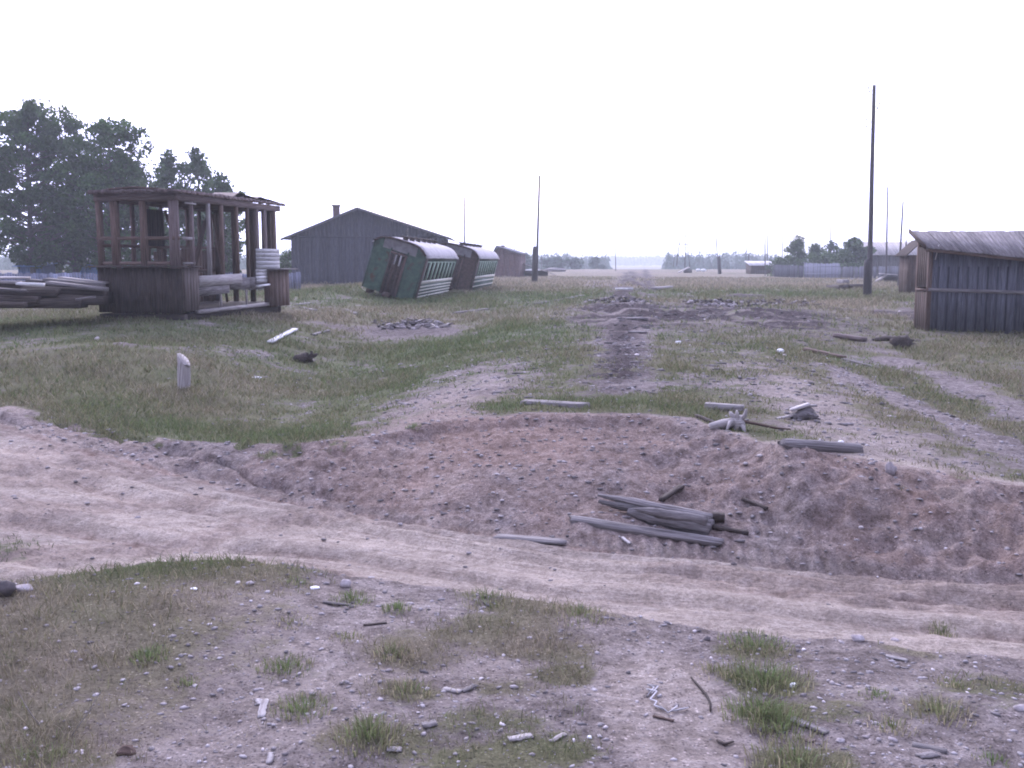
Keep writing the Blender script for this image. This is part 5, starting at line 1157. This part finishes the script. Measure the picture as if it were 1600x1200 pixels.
# ------------------------------------------------------------ green tufts that stand out in the foreground
def tuft(px, py, R, h, n, dry, label, seed):
    n = int(n * .8); p = G(px, py); rg = np.random.default_rng(seed); a = rg.uniform(0, 2 * pi, n); rr = R * 1.45 * rg.random(n) ** .8; x = np.cos(a) * rr; y = np.sin(a) * rr
    z = fields(p.x + x, p.y + y)[0] - p.z; hh = h * rg.uniform(.35, 1, n) * (1 - .45 * rr / (R * 1.45)); la = a + rg.normal(0, .8, n); ln = hh * rg.uniform(.2, 1.1, n)
    w = .0042 * rg.uniform(.7, 1.3, n); b = rg.uniform(0, pi, n); dx, dy = np.cos(b) * w / 2, np.sin(b) * w / 2; lx, ly = np.cos(la) * ln, np.sin(la) * ln
    P = np.stack([np.stack([x - dx, y - dy, z - .01], 1), np.stack([x + dx, y + dy, z - .01], 1), np.stack([x + lx * .3 + dx * .8, y + ly * .3 + dy * .8, z + hh * .62], 1),
                  np.stack([x + lx * .3 - dx * .8, y + ly * .3 - dy * .8, z + hh * .62], 1), np.stack([x + lx, y + ly, z + hh * (1 - .25 * rg.random(n))], 1)], 1).reshape(-1, 3)
    bb = np.arange(n)[:, None] * 5
    o = build_np('grass_tuft', P, [bb + np.array([[0, 1, 2, 3]]), bb + np.array([[3, 2, 4]])], 'grass', dict(dry=np.repeat(np.clip(dry + .35 * rr / R - .1 + rg.normal(0, .2, n), 0, 1), 5), tone=np.repeat(rg.uniform(.9, 2.1, n), 5)))
    o.location = p; tag(o, label, 'grass tuft', 'green tufts on the near ground')
for i, (px, py, R, h, n, dr, lab) in enumerate([
        (233, 1028, .07, .06, 260, .05, 'bright green tuft alone in the left foreground'), (446, 1046, .09, .06, 320, .15, 'wide green tuft left of the middle foreground'), (473, 1112, .09, .08, 320, .2, 'green tuft below the wide one in the left middle foreground'),
        (575, 1152, .10, .10, 420, .25, 'tall tuft low in the foreground, left of centre'), (291, 1070, .05, .04, 120, .3, 'small dull tuft beside the bright green tuft'), (615, 1024, .07, .07, 220, .35, 'yellowish tuft left of the big central grass patch'),
        (550, 938, .09, .06, 260, .1, 'green tuft near the lip, left of centre'), (620, 952, .06, .06, 200, .1, 'small bright tuft near the lip, below a stone-strewn patch'), (462, 910, .07, .04, 160, .2, 'low tuft near the lip at left'), (458, 972, .07, .04, 140, .45, 'flat dull tuft right of the left grass patch'),
        (542, 998, .06, .04, 140, .45, 'flat dull tuft beside the dark thin stick'), (640, 1082, .08, .06, 220, .35, 'sparse tuft above the pale wood fragment'), (1180, 1008, .13, .06, 520, .05, 'low wide green tuft near the lip at right'),
        (1195, 1066, .15, .11, 620, .2, 'largest tall green tuft right of the sandy patch'), (1190, 1118, .12, .11, 480, .1, 'green tuft just below the largest one'), (1225, 1140, .10, .09, 320, .2, 'ragged tuft left of the grey slabs'),
        (1116, 1050, .07, .06, 140, .6, 'dry tuft left of the largest green one'), (1245, 1195, .14, .10, 420, .35, 'yellow green tuft at the bottom right of centre'), (1470, 1115, .10, .09, 260, .45, 'dry dark tuft in the right foreground'),
        (1368, 1086, .05, .03, 120, .1, 'tiny green rosette between the right tufts'), (1470, 992, .08, .08, 200, .3, 'tuft at the lip near the right edge'), (1490, 1072, .06, .05, 140, .3, 'small tuft above the dry dark one at right'),
        (1395, 1138, .07, .07, 160, .5, 'thin dry tuft left of the dry dark one'), (1550, 1190, .05, .04, 100, .05, 'small green sprig in the bottom right corner'), (762, 938, .12, .08, 260, .3, 'ragged tuft at the lip above the central grass patch'),
        (905, 960, .12, .07, 300, .35, 'grassy sod overhanging the lip by the sandy patch'), (60, 1188, .14, .07, 320, .3, 'green tuft in the bottom left corner'), (645, 668, .07, .09, 160, .0, 'bright small tuft on the left crest of the sand bank')]):
    tuft(px, py, R, h, n, dr, lab, 200 + i)

# ------------------------------------------------------------ pebbles, clods, chips
def scatter(name, n, f, mat, label, cat):
    """little squashed stones as one mesh; f returns x, y, size, tone, elongation"""
    x, y, s, tn, el = f(n); n = len(x); z = fields(x, y)[0]
    ph = (1 + 5 ** .5) / 2; ico = np.array([(-1, ph, 0), (1, ph, 0), (-1, -ph, 0), (1, -ph, 0), (0, -1, ph), (0, 1, ph), (0, -1, -ph), (0, 1, -ph), (ph, 0, -1), (ph, 0, 1), (-ph, 0, -1), (-ph, 0, 1)]) / 1.9
    fc = np.array([(0, 11, 5), (0, 5, 1), (0, 1, 7), (0, 7, 10), (0, 10, 11), (1, 5, 9), (5, 11, 4), (11, 10, 2), (10, 7, 6), (7, 1, 8), (3, 9, 4), (3, 4, 2), (3, 2, 6), (3, 6, 8), (3, 8, 9), (4, 9, 5), (2, 4, 11), (6, 2, 10), (8, 6, 7), (9, 8, 1)])
    P = ico[None] * RNG.uniform(.7, 1.3, (n, 12, 1)) * np.stack([s * el, s, s * RNG.uniform(.35, .75, n)], 1)[:, None, :]
    a = RNG.uniform(0, 2 * pi, n); c, q = np.cos(a)[:, None], np.sin(a)[:, None]; X = P[:, :, 0] * c - P[:, :, 1] * q; Y = P[:, :, 0] * q + P[:, :, 1] * c
    V = np.stack([X + x[:, None], Y + y[:, None], P[:, :, 2] + z[:, None] + .15 * s[:, None]], 2).reshape(-1, 3)
    F = (fc[None] + (np.arange(n) * 12)[:, None, None]).reshape(-1, 3)
    o = build_np(name, V, [F], mat, dict(tone=np.repeat(tn, 12), gc=V)); tag(o, label, cat, kind='stuff')
def near_f(n):
    th = np.radians(RNG.uniform(-42, 42, n)); r = np.exp(RNG.uniform(math.log(2.5), math.log(7.0), n)); x = r * np.sin(th); y = r * np.cos(th); z, g, dr, sa, re, dk = masks(x, y)
    k = (y < yN(x) + .05) & (RNG.random(n) < (1 - .75 * g) * (1 - .85 * sm(.35, .7, blob(x, y, 1040, 1100, .38, .9)))); x, y, r = x[k], y[k], r[k]; m = len(x)
    return x, y, (.0028 + .010 * RNG.random(m) ** 4) * (r / 4) ** .6, RNG.choice([.45, .7, .9, 1.1, 1.5, 2.0], m, p=[.24, .34, .25, .14, .028, .002]) * RNG.uniform(.8, 1.2, m), RNG.uniform(1, 1.9, m)
scatter('gravel', 16000, near_f, 'gravel', 'small pebbles strewn over the near ground', 'gravel')
def bank_f(n):
    x = RNG.uniform(-7, 8, n); y = RNG.uniform(7, 24, n) ; z, g, dr, sa, re, dk = masks(x, y); t = yT(x); n_ = yN(x); f = yF(x)
    w = np.where((y > f - .1) & (y < t), .9, 0) + np.where((y > n_ + .4) & (y <= f - .1), .10, 0) + np.where(y >= t, .55 * np.clip(1 - g, 0, 1), 0)
    k = RNG.random(n) < w; x, y = x[k], y[k]; m = len(x)
    return x, y, (.006 + .022 * RNG.random(m) ** 5) * (y / 10) ** .5, RNG.uniform(.38, .95, m) * RNG.choice([.6, 1, 1, 1, 1, 1, 1, 1, 1, 1.4], m), RNG.uniform(1, 1.8, m)
scatter('soil_clods', 34000, bank_f, 'gravel', 'clods and pebbles on the bank, road edge and old track', 'soil')
def chips_f(n):
    d = RNG.normal(0, 2.6, n); y = np.exp(RNG.uniform(math.log(12), math.log(55), n)); x = d + .118 * y + RNG.choice([0, 3.5], n, p=[.6, .4]); z, g, dr, sa, re, dk = masks(x, y)
    k = RNG.random(n) < (.25 + .75 * dk) * (y > yT(x)); x, y = x[k], y[k]; m = len(x)
    return x, y, (.010 + .04 * RNG.random(m) ** 3) * (y / 20) ** .4, RNG.choice([.22, .35, .5, .8, 1.5], m, p=[.35, .3, .22, .1, .03]), RNG.uniform(1, 3.5, m)
scatter('track_litter', 5000, chips_f, 'gravel', 'bark chips, coal and scraps along the old track', 'litter')

# ------------------------------------------------------------ haze
def haze():
    m = bpy.data.materials.new('haze_air'); m.use_nodes = True; t = m.node_tree; t.nodes.clear(); o = t.nodes.new('ShaderNodeOutputMaterial'); v = t.nodes.new('ShaderNodeVolumePrincipled')
    v.inputs['Color'].default_value = (.91, .97, 1.0, 1); v.inputs['Density'].default_value = HAZE; v.inputs['Anisotropy'].default_value = .3; t.links.new(v.outputs[0], o.inputs['Volume'])
    MATS['haze'] = m; z0, z1 = -6.0, 24.0; r = 1700
    V = [(x, y, z) for x in (-r, r) for y in (-200, r) for z in (z0, z1)]
    ob = build_np('haze', np.array(V, dtype=float), [np.array([(0, 1, 3, 2), (4, 6, 7, 5), (0, 4, 5, 1), (2, 3, 7, 6), (0, 2, 6, 4), (1, 5, 7, 3)])], 'haze'); tag(ob, kind='stuff')
HAZE = 0.0009
haze()
